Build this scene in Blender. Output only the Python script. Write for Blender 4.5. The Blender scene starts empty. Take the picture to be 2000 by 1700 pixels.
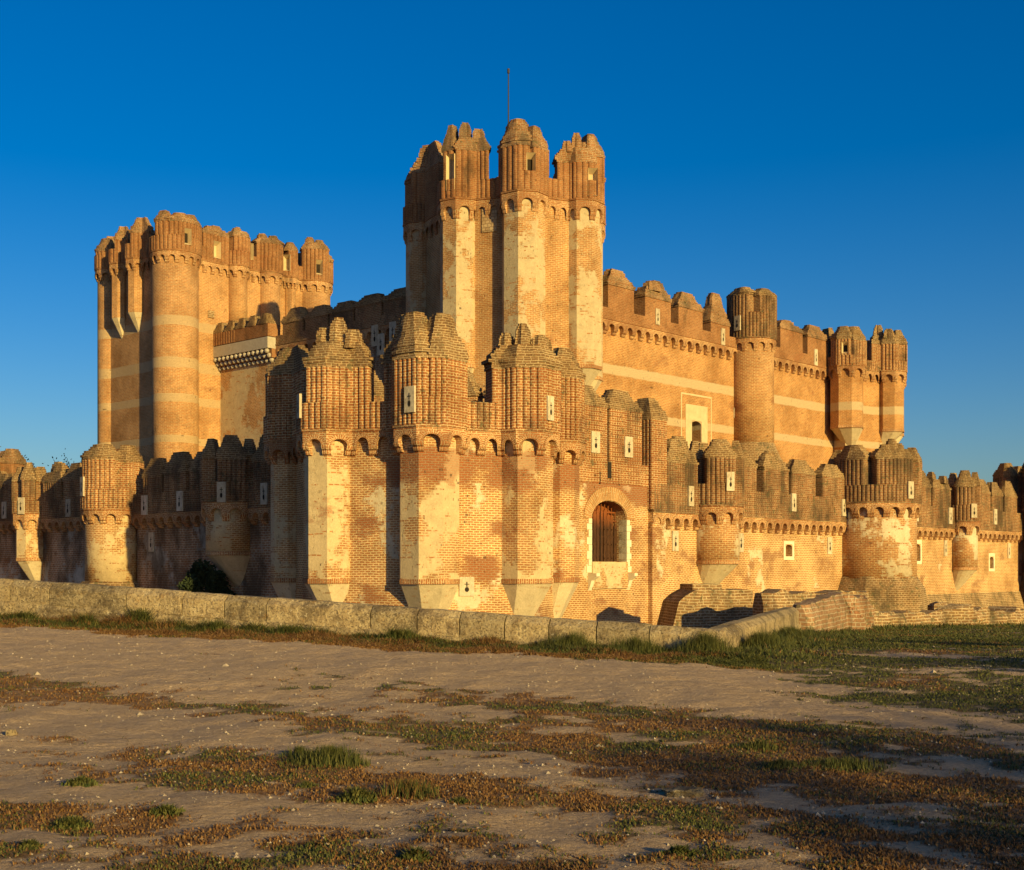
import bpy, math, random
from math import sin, cos, pi, radians, sqrt, atan2
from mathutils import Vector, noise
random.seed(7)
S = bpy.context.scene
F = 2530.0; HY = 1108.0; EYE = 1.7
# ---------------------------------------------------------------- camera
cam = bpy.data.objects.new('camera', bpy.data.cameras.new('camera'))
S.collection.objects.link(cam); S.camera = cam
cam.location = (0, 0, EYE); cam.rotation_euler = (radians(90), 0, 0)
cam.data.sensor_fit = 'HORIZONTAL'; cam.data.sensor_width = 36
cam.data.lens = 36 * F / 2000
cam.data.shift_y = (HY - 850) / 2000
cam.data.clip_end = 6000
# ---------------------------------------------------------------- light
SUNH = Vector((.572, -.820)); ELEV = radians(13.0)
w = bpy.data.worlds.new('World'); S.world = w; w.use_nodes = True
nt = w.node_tree; nt.nodes.clear()
sky = nt.nodes.new('ShaderNodeTexSky'); sky.sky_type = 'NISHITA'; sky.sun_disc = False
sky.sun_elevation = ELEV; sky.sun_rotation = atan2(SUNH.x, SUNH.y)
sky.air_density = 1.0; sky.dust_density = 1.3; sky.ozone_density = 4.0
hs = nt.nodes.new('ShaderNodeHueSaturation'); hs.inputs['Saturation'].default_value = 1.36; hs.inputs['Hue'].default_value = .509
gm = nt.nodes.new('ShaderNodeGamma'); gm.inputs[1].default_value = 1.0
bg = nt.nodes.new('ShaderNodeBackground'); bg.inputs[1].default_value = 0.084
wo = nt.nodes.new('ShaderNodeOutputWorld')
nt.links.new(sky.outputs[0], hs.inputs['Color']); nt.links.new(hs.outputs[0], gm.inputs[0])
nt.links.new(gm.outputs[0], bg.inputs[0]); nt.links.new(bg.outputs[0], wo.inputs[0])
sun = bpy.data.objects.new('sun', bpy.data.lights.new('sun', 'SUN')); S.collection.objects.link(sun)
sun.data.energy = 5.0; sun.data.angle = radians(0.5); sun.data.color = (1.0, .755, .27)
sun.rotation_euler = Vector((SUNH.x * cos(ELEV), SUNH.y * cos(ELEV), sin(ELEV))).to_track_quat('Z', 'Y').to_euler()
S.view_settings.view_transform = 'Standard'; S.view_settings.look = 'None'
S.view_settings.exposure = 0.50; S.view_settings.gamma = 1

# ---------------------------------------------------------------- materials
def mat(name):
    m = bpy.data.materials.new(name); m.use_nodes = True
    t = m.node_tree; b = t.nodes['Principled BSDF']
    b.inputs['Roughness'].default_value = .95
    b.inputs['Specular IOR Level'].default_value = .15
    return m, t, b
class N:
    """tiny node helper"""
    def __init__(s, t): s.t = t; s.pos = t.nodes.new('ShaderNodeNewGeometry').outputs['Position']
    def link(s, a, b):
        if isinstance(a, (int, float)): b.default_value = a
        elif isinstance(a, tuple): b.default_value = (a + (1,))[:4] if len(b.default_value) == 4 else a
        else: s.t.links.new(a, b)
    def noise(s, scale, detail=4, rough=.55, vec=None, stretch=None, dist=0.0):
        n = s.t.nodes.new('ShaderNodeTexNoise'); n.inputs['Scale'].default_value = scale
        n.inputs['Detail'].default_value = detail; n.inputs['Roughness'].default_value = rough
        n.inputs['Distortion'].default_value = dist
        v = vec or s.pos
        if stretch:
            mp = s.t.nodes.new('ShaderNodeMapping'); mp.inputs['Scale'].default_value = stretch
            s.link(v, mp.inputs['Vector']); v = mp.outputs[0]
        s.link(v, n.inputs['Vector']); return n.outputs['Fac']
    def ramp(s, f, a, b):
        n = s.t.nodes.new('ShaderNodeMapRange'); n.inputs['From Min'].default_value = a
        n.inputs['From Max'].default_value = b; s.link(f, n.inputs['Value']); return n.outputs[0]
    def mix(s, f, a, b, mode='MIX'):
        n = s.t.nodes.new('ShaderNodeMix'); n.data_type = 'RGBA'; n.blend_type = mode
        s.link(f, n.inputs[0]); s.link(a, n.inputs[6]); s.link(b, n.inputs[7]); return n.outputs[2]
    def math(s, op, a, b=0.0):
        n = s.t.nodes.new('ShaderNodeMath'); n.operation = op
        s.link(a, n.inputs[0]); s.link(b, n.inputs[1]); return n.outputs[0]
    def bump(s, h, strength, dist, nrm=None):
        n = s.t.nodes.new('ShaderNodeBump'); n.inputs['Strength'].default_value = strength
        n.inputs['Distance'].default_value = dist; s.link(h, n.inputs['Height'])
        if nrm is not None: s.link(nrm, n.inputs['Normal'])
        return n.outputs[0]
    def uv(s): return s.t.nodes.new('ShaderNodeTexCoord').outputs['UV']
    def sep(s, v):
        n = s.t.nodes.new('ShaderNodeSeparateXYZ'); s.link(v, n.inputs[0]); return n.outputs

def brickmat(name, c1, c2, mortar, row=.1, bw=.3, ms=.021, plaster=None, pcov=.5, pscale=.45,
             red=0.0, stain=0.0, stain_col=(.07, .05, .03), bands=(), depth=.02, moss=0.0, zst=None, scar=None, bandcol=(.57, .42, .24)):
    m, t, b = mat(name); n = N(t); uv = n.uv()
    # slightly wobbling courses
    br = t.nodes.new('ShaderNodeTexBrick'); br.offset = .5
    br.inputs['Scale'].default_value = 1; br.inputs['Row Height'].default_value = row
    br.inputs['Brick Width'].default_value = bw; br.inputs['Mortar Size'].default_value = ms
    br.inputs['Mortar Smooth'].default_value = .25; br.inputs['Bias'].default_value = 0
    wob = n.noise(1.3, 2)
    va = t.nodes.new('ShaderNodeVectorMath'); va.operation = 'ADD'
    sc = t.nodes.new('ShaderNodeCombineXYZ'); n.link(n.math('MULTIPLY', n.math('SUBTRACT', wob, .5), .10), sc.inputs[1])
    n.link(n.math('MULTIPLY', n.math('SUBTRACT', n.noise(6, 1), .5), .08), sc.inputs[0])
    n.link(uv, va.inputs[0]); n.link(sc.outputs[0], va.inputs[1]); n.link(va.outputs[0], br.inputs['Vector'])
    n.link(c1, br.inputs['Color1']); n.link(c2, br.inputs['Color2']); n.link(mortar, br.inputs['Mortar'])
    col = br.outputs['Color']; fac = br.outputs['Fac']      # fac 1 = mortar
    hgt = n.math('SUBTRACT', 1.0, fac)
    # brick colour variation by patch
    v1 = n.noise(.55, 5, .6); v2 = n.noise(5.0, 3, .6)
    col = n.mix(n.ramp(v2, .35, .75), col, n.mix(1.0, col, (1.35, 1.25, 1.15), 'MULTIPLY'))
    col = n.mix(n.ramp(v1, .60, .30), col, n.mix(1.0, col, (.62, .56, .50), 'MULTIPLY'))
    if red:
        rn_ = n.noise(.38, 6, .65, stretch=(1, 1, 1.6))
        if scar:                                              # spalled red brickwork between two heights
            zz_ = n.sep(n.pos)[2]; xx_ = n.sep(n.pos)[0]
            bb_ = n.math('MULTIPLY', n.ramp(zz_, scar[0] - .9, scar[0]), n.ramp(zz_, scar[1] + .3, scar[1]))
            rn_ = n.math('ADD', rn_, n.math('MULTIPLY', n.math('MULTIPLY', bb_, n.ramp(xx_, scar[2] - 1.5, scar[2])), .13))
        rm = n.ramp(rn_, .62 - .2 * red, .70 - .2 * red)
        col = n.mix(n.math('MULTIPLY', rm, .8), col, n.mix(fac, (.33, .125, .045), (.34, .20, .10)))
        hgt = n.math('MULTIPLY', hgt, n.math('ADD', n.math('MULTIPLY', rm, 1.2), 1.0))
    if plaster:
        # patch edges follow the courses: height is snapped to the brick rows
        sp = n.sep(n.pos); cx = t.nodes.new('ShaderNodeCombineXYZ')
        zs = n.math('ADD', n.math('MULTIPLY', n.math('SNAP', sp[2], row), .93), n.math('MULTIPLY', sp[2], .07))
        n.link(sp[0], cx.inputs[0]); n.link(sp[1], cx.inputs[1]); n.link(zs, cx.inputs[2]); cvec = cx.outputs[0]
        pn = n.noise(pscale, 6, .62, vec=cvec, stretch=(1, 1, .8))
        pn = n.math('ADD', pn, n.math('MULTIPLY', n.math('SUBTRACT', n.noise(1.0, 3, .6, vec=cvec, stretch=(1.6, 1.6, 9.3)), .5), .16))
        pm = n.ramp(pn, .5 + (.5 - pcov) * .5 - .02, .5 + (.5 - pcov) * .5 + .02)
        # remains of courses showing through the render
        hn = n.ramp(n.noise(1.0, 5, .7, vec=cvec, stretch=(1.3, 1.3, 9.3)), .585, .60)
        pm = n.math('MULTIPLY', pm, n.math('SUBTRACT', 1.0, n.math('MULTIPLY', hn, hgt)))
        pc = n.mix(n.ramp(n.noise(2.2, 6, .7), .3, .7), tuple(x * .82 for x in plaster), tuple(min(1, x * 1.1) for x in plaster))
        col = n.mix(pm, col, pc)
        hgt = n.mix(pm, hgt, (.85, .85, .85))
    if scar:
        col = n.mix(n.math('MULTIPLY', n.ramp(n.math('SUBTRACT', rn_, .12), .46, .52), .6), col, n.mix(fac, (.34, .10, .035), (.30, .16, .08)))
    for z0, z1 in bands:
        z = n.sep(n.pos)[2]
        zz = n.math('ADD', z, n.math('MULTIPLY', n.math('SUBTRACT', n.noise(1.5, 4), .5), .12))
        bm = n.math('MULTIPLY', n.ramp(zz, z0 - .02, z0 + .02), n.ramp(zz, z1 + .02, z1 - .02))
        bm = n.math('MULTIPLY', bm, n.ramp(n.noise(.8, 5, .6), .28, .34))
        col = n.mix(bm, col, n.mix(v2, tuple(x * .9 for x in bandcol), bandcol))
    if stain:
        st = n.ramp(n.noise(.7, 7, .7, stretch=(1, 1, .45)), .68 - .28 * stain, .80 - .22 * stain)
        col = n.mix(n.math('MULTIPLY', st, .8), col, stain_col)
    if zst:                                                   # weathering (lichen) starting at a height
        z = n.sep(n.pos)[2]
        zz = n.math('ADD', z, n.math('MULTIPLY', n.math('SUBTRACT', n.noise(.9, 5, .7), .5), 2.2))
        col = n.mix(n.math('MULTIPLY', n.ramp(zz, zst[0], zst[1]), zst[2]), col, stain_col)
    if moss:
        mm = n.ramp(n.noise(3.0, 5, .7), .66 - .2 * moss, .70 - .2 * moss)
        col = n.mix(n.math('MULTIPLY', mm, .7), col, (.10, .095, .045))
    # missing and spalled bricks, soot in the joints
    sp_ = n.sep(uv); cq = t.nodes.new('ShaderNodeCombineXYZ')
    n.link(n.math('MULTIPLY', sp_[0], 1.0), cq.inputs[0]); n.link(n.math('MULTIPLY', n.math('SNAP', sp_[1], row), 2.6), cq.inputs[1])
    pit = n.ramp(n.noise(3.2, 4, .75, vec=cq.outputs[0]), .625, .66)
    pit = n.math('MULTIPLY', pit, n.ramp(n.noise(.6, 3, .6), .38, .58))
    col = n.mix(n.math('MULTIPLY', pit, .62), col, (.085, .05, .028))
    hgt = n.math('SUBTRACT', hgt, n.math('MULTIPLY', pit, 1.6))
    fine = n.noise(14, 4, .7)
    col = n.mix(n.ramp(fine, .3, .72), n.mix(1.0, col, (.78, .76, .74), 'MULTIPLY'), col)
    n.link(col, b.inputs['Base Color'])
    nb = n.bump(hgt, 1.0, depth)
    nb = n.bump(fine, .7, .02, nb)
    nb = n.bump(v1, .5, .10, nb)
    n.link(nb, b.inputs['Normal'])
    return m
PL = (.62, .50, .32)
M = {}
M['near'] = brickmat('near_brick', (.38, .16, .055), (.45, .215, .08), (.66, .48, .25), row=.092, bw=.25, ms=.025, plaster=PL, pcov=.30, red=.45, stain=.1, scar=(5.0, 6.0, -4.2))
M['plastered'] = brickmat('plastered_brick', (.39, .17, .06), (.45, .22, .09), (.62, .46, .24), row=.092, bw=.25, ms=.024, plaster=(.60, .45, .25), pcov=.50, stain=.12, red=.02, scar=(5.3, 6.0, -4.4))
M['smooth'] = brickmat('smooth_render', (.5, .36, .2), (.55, .40, .24), (.56, .44, .29), row=.105, plaster=(.60, .48, .30), pcov=1.6)
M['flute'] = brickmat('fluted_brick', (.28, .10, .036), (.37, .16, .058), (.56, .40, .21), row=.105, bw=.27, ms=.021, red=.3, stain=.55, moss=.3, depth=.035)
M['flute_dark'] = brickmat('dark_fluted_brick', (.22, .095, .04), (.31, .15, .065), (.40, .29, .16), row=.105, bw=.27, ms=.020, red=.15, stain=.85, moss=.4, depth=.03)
M['corbel'] = brickmat('corbel_brick', (.35, .13, .045), (.44, .20, .08), (.62, .45, .24), row=.085, bw=.28, ms=.02, red=.6, stain=.15, depth=.03)
M['cap'] = brickmat('lichen_cap_brick', (.17, .095, .042), (.25, .145, .065), (.42, .31, .17), row=.1, bw=.3, ms=.022, stain=.6, stain_col=(.075, .052, .03), moss=.3, depth=.05)
M['cap_red'] = brickmat('weathered_cap_brick', (.27, .12, .05), (.34, .17, .075), (.42, .31, .18), row=.1, ms=.02, stain=.75, stain_col=(.11, .08, .05), moss=.35, depth=.04)
M['inner'] = brickmat('inner_wall_brick', (.40, .18, .06), (.47, .235, .085), (.56, .37, .175), row=.1, ms=.019, red=.08, stain=.15, bands=((13.35, 13.95), (10.75, 11.25)), zst=(16.9, 18.6, .62), stain_col=(.17, .085, .04))
M['inner_tower'] = brickmat('tower_brick', (.40, .19, .068), (.46, .24, .095), (.58, .41, .21), row=.1, plaster=(.55, .41, .22), pcov=.15, red=.05, stain=.08)
M['inner_turret'] = brickmat('turret_render', (.40, .19, .07), (.46, .24, .10), (.58, .42, .22), row=.1, plaster=(.53, .41, .24), pcov=.54, stain=.12)
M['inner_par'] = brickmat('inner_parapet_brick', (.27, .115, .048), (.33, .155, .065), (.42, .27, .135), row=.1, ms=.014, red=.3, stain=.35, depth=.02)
KB = ((18.0, 18.65), (15.15, 15.85), (12.85, 13.4), (10.1, 10.6))
M['keep'] = brickmat('keep_brick', (.41, .195, .075), (.47, .245, .10), (.55, .375, .19), row=.1, ms=.019, red=.08, stain=.22, bands=KB, bandcol=(.53, .365, .195))
M['round'] = brickmat('round_tower_brick', (.38, .17, .065), (.44, .22, .09), (.58, .42, .22), row=.105, plaster=PL, pcov=.45, red=.15, stain=.12)
M['stair'] = brickmat('stair_tower_brick', (.38, .17, .065), (.44, .22, .09), (.58, .41, .20), row=.1, ms=.02, plaster=(.54, .39, .20), pcov=.06, red=.1, stain=.15)
M['shade_wall'] = brickmat('eroded_shaded_brick', (.40, .20, .10), (.46, .26, .13), (.58, .47, .32), row=.12, plaster=(.56, .47, .35), pcov=.36, red=.3, stain=.98, stain_col=(.07, .048, .028))  # eroded brick; dense dark stain is growth plus wall shade painted into the colour
M['curtain'] = brickmat('curtain_brick', (.40, .17, .06), (.46, .225, .085), (.64, .46, .235), row=.10, bw=.28, ms=.030, plaster=PL, pcov=.25, red=.35, stain=.05)
M['mossy'] = brickmat('mossy_masonry', (.22, .125, .055), (.30, .18, .08), (.46, .35, .20), row=.12, bw=.30, ms=.028, stain=.6, stain_col=(.08, .062, .036), moss=.4, depth=.05)
M['ruin'] = brickmat('rubble_masonry', (.27, .15, .08), (.33, .20, .115), (.42, .34, .23), row=.13, bw=.33, red=.25, stain=.5, moss=.5, depth=.06)
M['relief'] = brickmat('relief_render', (.45, .32, .18), (.6, .48, .3), (.40, .28, .16), row=.18, bw=.22, ms=.02, depth=.06)

def simple(name, c, c2=None, scale=8, bump=.3, rough=.9, stretch=None, dist=.02):
    m, t, b = mat(name); n = N(t)
    f = n.noise(scale, 6, .65, stretch=stretch)
    n.link(n.mix(n.ramp(f, .3, .7), c, c2 or tuple(x * .7 for x in c)), b.inputs['Base Color'])
    n.link(n.bump(f, bump, dist), b.inputs['Normal']); b.inputs['Roughness'].default_value = rough
    return m
M['stone'] = simple('white_stone', (.66, .56, .40), (.44, .36, .25), 7, .6)
def platemat():
    m, t, b = mat('weathered_plaque_stone'); n = N(t)
    oi = t.nodes.new('ShaderNodeObjectInfo').outputs['Random']
    c = n.mix(n.ramp(n.noise(6, 6, .7), .3, .7), (.66, .56, .40), (.46, .37, .25))
    c = n.mix(n.math('MULTIPLY', n.ramp(n.noise(4, 5, .75, stretch=(1.6, 1.6, .5)), .50, .66), .6), c, (.22, .15, .09))
    c = n.mix(oi, n.mix(1.0, c, (.72, .70, .66), 'MULTIPLY'), c)
    n.link(c, b.inputs['Base Color']); n.link(n.bump(n.noise(8, 5, .7), .7, .03), b.inputs['Normal'])
    return m
M['plaque'] = platemat()
M['slit'] = simple('dark_opening', (.03, .022, .016), (.02, .015, .01), 4, .1)  # near-black colour stands in for the shade inside openings
M['iron'] = simple('dark_iron', (.05, .045, .04), None, 20, .1, .6)
M['band'] = simple('grey_plaster', (.44, .38, .29), (.34, .28, .21), 5, .3)
M['jamb'] = simple('cream_stone', (.72, .62, .43), (.58, .48, .32), 3, .3)
M['splay'] = simple('window_splay_render', (.58, .44, .25), (.46, .34, .19), 3, .3)
M['bark'] = simple('bark', (.10, .07, .045), (.06, .045, .03), 9, .5)
M['leaf'] = simple('tree_leaf', (.05, .075, .03), (.08, .09, .035), 3, .1)
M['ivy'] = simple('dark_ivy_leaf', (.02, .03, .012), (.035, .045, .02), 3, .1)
def woodmat():
    m, t, b = mat('old_door_wood'); n = N(t)
    g = n.noise(6, 6, .7, stretch=(5, 5, .5))
    z = n.sep(n.pos)[2]
    top = n.ramp(n.math('ADD', z, n.math('MULTIPLY', g, 1.1)), 4.1, 4.7)
    c = n.mix(n.ramp(g, .35, .65), (.025, .011, .006), (.085, .036, .014))
    c = n.mix(n.math('MULTIPLY', top, .6), c, (.30, .085, .02))
    n.link(c, b.inputs['Base Color']); n.link(n.bump(g, .6, .03), b.inputs['Normal'])
    b.inputs['Roughness'].default_value = .6
    return m
M['wood'] = woodmat()
def limemat():
    m, t, b = mat('pitted_limestone'); n = N(t)
    big = n.noise(.9, 5, .6); mid = n.noise(5, 7, .75); fn = n.noise(26, 5, .8)
    c = n.mix(n.ramp(mid, .35, .65), (.56, .45, .27), (.36, .26, .14))
    c = n.mix(n.math('MULTIPLY', n.ramp(n.math('ADD', big, n.math('MULTIPLY', n.math('SUBTRACT', mid, .5), .5)), .50, .62), .65), c, (.11, .085, .06))
    c = n.mix(n.math('MULTIPLY', n.ramp(n.noise(3.3, 6, .8), .60, .68), .6), c, (.40, .22, .06))
    c = n.mix(n.math('MULTIPLY', n.ramp(fn, .52, .60), .85), c, (.10, .075, .05))
    c = n.mix(n.math('MULTIPLY', n.ramp(n.noise(19, 4, .7), .60, .66), .8), c, (.66, .58, .42))
    oi = t.nodes.new('ShaderNodeObjectInfo').outputs['Random']      # each block its own tone
    c = n.mix(oi, n.mix(1.0, c, (.70, .68, .66), 'MULTIPLY'), n.mix(1.0, c, (1.12, 1.06, .98), 'MULTIPLY'))
    n.link(c, b.inputs['Base Color'])
    h = n.math('ADD', n.math('MULTIPLY', mid, .6), n.math('MULTIPLY', fn, .5))
    n.link(n.bump(n.noise(2.5, 3), .8, .08, n.bump(h, 1.0, .09)), b.inputs['Normal'])
    return m
M['lime'] = limemat()

# ---------------------------------------------------------------- object helpers
def tag(o, label, cat, group=None, kind=None):
    if label: o['label'] = label
    if cat: o['category'] = cat
    if group: o['group'] = group
    if kind: o['kind'] = kind
    return o
def thing(name, loc, label, cat, group=None):
    o = bpy.data.objects.new(name, None); S.collection.objects.link(o); o.location = loc
    o.empty_display_size = .5
    return tag(o, label, cat, group)
class MB:
    def __init__(s): s.v = []; s.f = []; s.uv = []; s.mi = []
    def add(s, pts, uvs=None, mi=0):
        k = len(s.v); s.v += [tuple(p) for p in pts]; s.f.append(tuple(range(k, k + len(pts))))
        if uvs is None: uvs = s.auto(pts)
        s.uv.append(uvs); s.mi.append(mi)
    @staticmethod
    def auto(pts):
        p = [Vector(q) for q in pts]; nn = Vector((0, 0, 0))
        for i in range(len(p)): nn += p[i].cross(p[(i + 1) % len(p)])
        if nn.length < 1e-9: nn = Vector((0, -1, 0))
        nn.normalize()
        if abs(nn.z) > .8: return [(q.x, q.y) for q in p]
        tx = Vector((-nn.y, nn.x)).normalized()
        return [(q.x * tx.x + q.y * tx.y, q.z) for q in p]
    def box(s, c, u, n, hw, hd, z0, z1, mi=0):
        """c 2d centre, u along, n outward, half sizes"""
        P = [(c[0] + u[0] * a * hw + n[0] * b * hd, c[1] + u[1] * a * hw + n[1] * b * hd) for a, b in ((-1, 1), (1, 1), (1, -1), (-1, -1))]
        s.prism(P, z0, z1, mi)
    def prism(s, P, z0, z1, mi=0, top=True, P2=None):
        """P polygon; P2 optional top polygon"""
        Q = P2 or P; n = len(P); L = 0
        area = sum(P[i][0] * P[(i + 1) % n][1] - P[(i + 1) % n][0] * P[i][1] for i in range(n))
        if area < 0: P = P[::-1]; Q = Q[::-1]
        for i in range(n):
            a, b = P[i], P[(i + 1) % n]; c, d = Q[(i + 1) % n], Q[i]
            l = sqrt((a[0] - b[0]) ** 2 + (a[1] - b[1]) ** 2)
            s.add([(a[0], a[1], z0), (b[0], b[1], z0), (c[0], c[1], z1), (d[0], d[1], z1)],
                  [(L, z0), (L + l, z0), (L + l, z1), (L, z1)], mi); L += l
        if top:
            s.add([(q[0], q[1], z1) for q in Q], None, mi)
            s.add([(q[0], q[1], z0) for q in P][::-1], None, mi)
    def cone(s, P, z0, apex, mi=0):
        n = len(P); L = 0
        for i in range(n):
            a, b = P[i], P[(i + 1) % n]; l = sqrt((a[0] - b[0]) ** 2 + (a[1] - b[1]) ** 2)
            s.add([(a[0], a[1], z0), apex, (b[0], b[1], z0)], [(L, z0), (L + l / 2, apex[2]), (L + l, z0)], mi); L += l
    def tube(s, p0, p1, r0, r1, n=6, mi=0):
        p0, p1 = Vector(p0), Vector(p1); d = (p1 - p0).normalized()
        a = d.orthogonal().normalized(); b = d.cross(a)
        R0 = [p0 + (a * cos(2 * pi * i / n) + b * sin(2 * pi * i / n)) * r0 for i in range(n)]
        R1 = [p1 + (a * cos(2 * pi * i / n) + b * sin(2 * pi * i / n)) * r1 for i in range(n)]
        for i in range(n): s.add([R0[i], R0[(i + 1) % n], R1[(i + 1) % n], R1[i]], None, mi)
    def build(s, name, mats, parent=None, weld=False, smooth=False, loc=None):
        if not isinstance(mats, (list, tuple)): mats = [mats]
        off = Vector(loc) if loc is not None else (wloc(parent) if parent else Vector((0, 0, 0)))
        me = bpy.data.meshes.new(name)
        if weld:
            key = {}; idx = []; vv = []
            for p in s.v:
                k = (round(p[0], 4), round(p[1], 4), round(p[2], 4))
                if k not in key: key[k] = len(vv); vv.append(p)
                idx.append(key[k])
            ff = [tuple(idx[i] for i in f) for f in s.f]
        else: vv, ff = s.v, s.f
        me.from_pydata([(p[0] - off.x, p[1] - off.y, p[2] - off.z) for p in vv], [], ff)
        ul = me.uv_layers.new(name='UVMap')
        flat = [c for u in s.uv for q in u for c in q]
        ul.data.foreach_set('uv', flat)
        me.polygons.foreach_set('material_index', s.mi)
        if smooth: me.polygons.foreach_set('use_smooth', [True] * len(me.polygons))
        for m in mats: me.materials.append(M[m] if isinstance(m, str) else m)
        o = bpy.data.objects.new(name, me); S.collection.objects.link(o)
        if parent: o.parent = parent; o.location = off - wloc(parent)
        else: o.location = off
        return o
def wloc(o):
    l = Vector((0, 0, 0))
    while o: l += o.location; o = o.parent
    return l
def cut(o, boxes):
    """cut openings out of a closed mesh and keep the result as plain mesh"""
    for mbx in boxes:
        c = mbx.build('cutter', ['slit'], None, weld=True)
        c.location = -wloc(o); c.location = (0, 0, 0)
        me = c.data
        md = o.modifiers.new('cut', 'BOOLEAN'); md.object = c; md.solver = 'EXACT'
        bpy.context.view_layer.update()
        ev = o.evaluated_get(bpy.context.evaluated_depsgraph_get())
        nm = bpy.data.meshes.new_from_object(ev)
        o.modifiers.clear(); o.data = nm
        bpy.data.objects.remove(c)

# ---------------------------------------------------------------- 2d plan helpers
R_ = Vector((.677, .736)); L_ = Vector((-.736, .677)); NR = Vector((.736, -.677)); NL = Vector((-.677, -.736))
def pxof(p): return 1000 + F * p[0] / p[1]
def on_line(P0, d, px):
    k = (px - 1000) / F
    t = (k * P0[1] - P0[0]) / (d[0] - k * d[1]); return t
def ngon(c, r, n, phi=0.0):
    """vertex pointing to angle phi measured from -Y towards +X; CCW"""
    out = []
    for i in range(n):
        a = radians(phi) + 2 * pi * i / n
        out.append(Vector((c[0] + r * sin(a), c[1] - r * cos(a))))
    return out
def inset(P, d):
    """offset polygon outward by d (CCW)"""
    n = len(P); out = []
    for i in range(n):
        a, b, c = P[i - 1], P[i], P[(i + 1) % n]
        d1 = (b - a).normalized(); d2 = (c - b).normalized()
        n1 = Vector((d1.y, -d1.x)); n2 = Vector((d2.y, -d2.x)); m = (n1 + n2)
        m = m / max(.3, (1 + n1.dot(n2))); out.append(b + m * d)
    return out
def inside(p, P):
    c = False; j = len(P) - 1
    for i in range(len(P)):
        if (P[i].y > p.y) != (P[j].y > p.y) and p.x < (P[j].x - P[i].x) * (p.y - P[i].y) / (P[j].y - P[i].y) + P[i].x: c = not c
        j = i
    return c
def union(polys):
    segs = []
    for i, P in enumerate(polys):
        for k in range(len(P)):
            a, b = P[k], P[(k + 1) % len(P)]; ts = [0, 1]
            for j, Q in enumerate(polys):
                if j == i: continue
                for m in range(len(Q)):
                    c, d = Q[m], Q[(m + 1) % len(Q)]
                    r = b - a; s = d - c; den = r.x * s.y - r.y * s.x
                    if abs(den) < 1e-9: continue
                    t = ((c.x - a.x) * s.y - (c.y - a.y) * s.x) / den
                    u = ((c.x - a.x) * r.y - (c.y - a.y) * r.x) / den
                    if 0 < t < 1 and 0 <= u <= 1: ts.append(t)
            ts.sort()
            for t0, t1 in zip(ts, ts[1:]):
                if t1 - t0 < 1e-5: continue
                mid = a + (b - a) * ((t0 + t1) / 2)
                if not any(inside(mid, Q) for j, Q in enumerate(polys) if j != i):
                    segs.append((a + (b - a) * t0, a + (b - a) * t1))
    loop = [segs[0][0], segs[0][1]]; used = {0}
    while True:
        best = None
        for k, (a, b) in enumerate(segs):
            if k in used: continue
            d = (a - loop[-1]).length
            if d < 2e-3: best = k; break
        if best is None: break
        used.add(best); loop.append(segs[best][1])
    if (loop[0] - loop[-1]).length < 2e-3: loop.pop()
    return loop
class Path:
    def __init__(s, pts, closed=False):
        s.p = [Vector(q) for q in pts]; s.closed = closed
        q = s.p + ([s.p[0]] if closed else []); s.q = q; s.c = [0]
        for a, b in zip(q, q[1:]): s.c.append(s.c[-1] + (b - a).length)
        s.L = s.c[-1]
    def at(s, t):
        if s.closed: t = t % s.L
        t = min(max(t, 0), s.L)
        for i in range(len(s.c) - 1):
            if t <= s.c[i + 1] + 1e-9:
                d = (s.q[i + 1] - s.q[i]); l = d.length
                if l < 1e-9: continue
                d /= l; return s.q[i] + d * (t - s.c[i]), Vector((d.y, -d.x))
        d = (s.q[-1] - s.q[-2]).normalized(); return s.q[-1].copy(), Vector((d.y, -d.x))
    def sub(s, t0, t1):
        out = [s.at(t0)[0]]
        if s.closed and t1 > s.L:
            cs = [(c, q) for c, q in zip(s.c, s.q)] + [(c + s.L, q) for c, q in zip(s.c[1:], s.q[1:])]
        else: cs = list(zip(s.c, s.q))
        for c, q in cs:
            if t0 + 1e-3 < c < t1 - 1e-3: out.append(q.copy())
        out.append(s.at(t1)[0]); return out
    def s_px(s, px):
        best = None; k = 0.0
        while k < s.L:
            p, n = s.at(k)
            if n.dot(p) < 0:
                d = abs(pxof(p) - px); sc = d + p.length * 1.0
                if best is None or sc < best[0]: best = (sc, k)
            k += .05
        return best[1]
def fluted(pts, pitch=.25, r=.08):
    """scalloped version of an open polyline; outward = right-hand side"""
    runs = [[pts[0]]]; conc = [False]
    for i in range(1, len(pts) - 1):
        a = (pts[i] - pts[i - 1]).normalized(); b = (pts[i + 1] - pts[i]).normalized()
        runs[-1].append(pts[i])
        if a.dot(b) < cos(radians(26)): runs.append([pts[i]]); conc.append(a.x * b.y - a.y * b.x < 0)
    runs[-1].append(pts[-1]); conc.append(False); out = []
    for ri, rn in enumerate(runs):
        P = Path(rn)
        if P.L < .02: continue
        k = max(1, round(P.L / pitch)); c0, c1 = conc[ri], conc[ri + 1]
        if (c0 or c1) and P.L < .3:
            if not c0: out.append(rn[0].copy())
            continue
        for j in range(k):
            for u, e in ((0, 0), (.09, .55), (.28, .95), (.5, 1.05), (.72, .95), (.91, .55)):
                if (c0 and j == 0 and u < .2) or (c1 and j == k - 1 and u > .6): continue
                p, nn = P.at((j + u) * P.L / k); out.append(p + nn * r * (e - .35))
    out.append(pts[-1].copy()); return out

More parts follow.
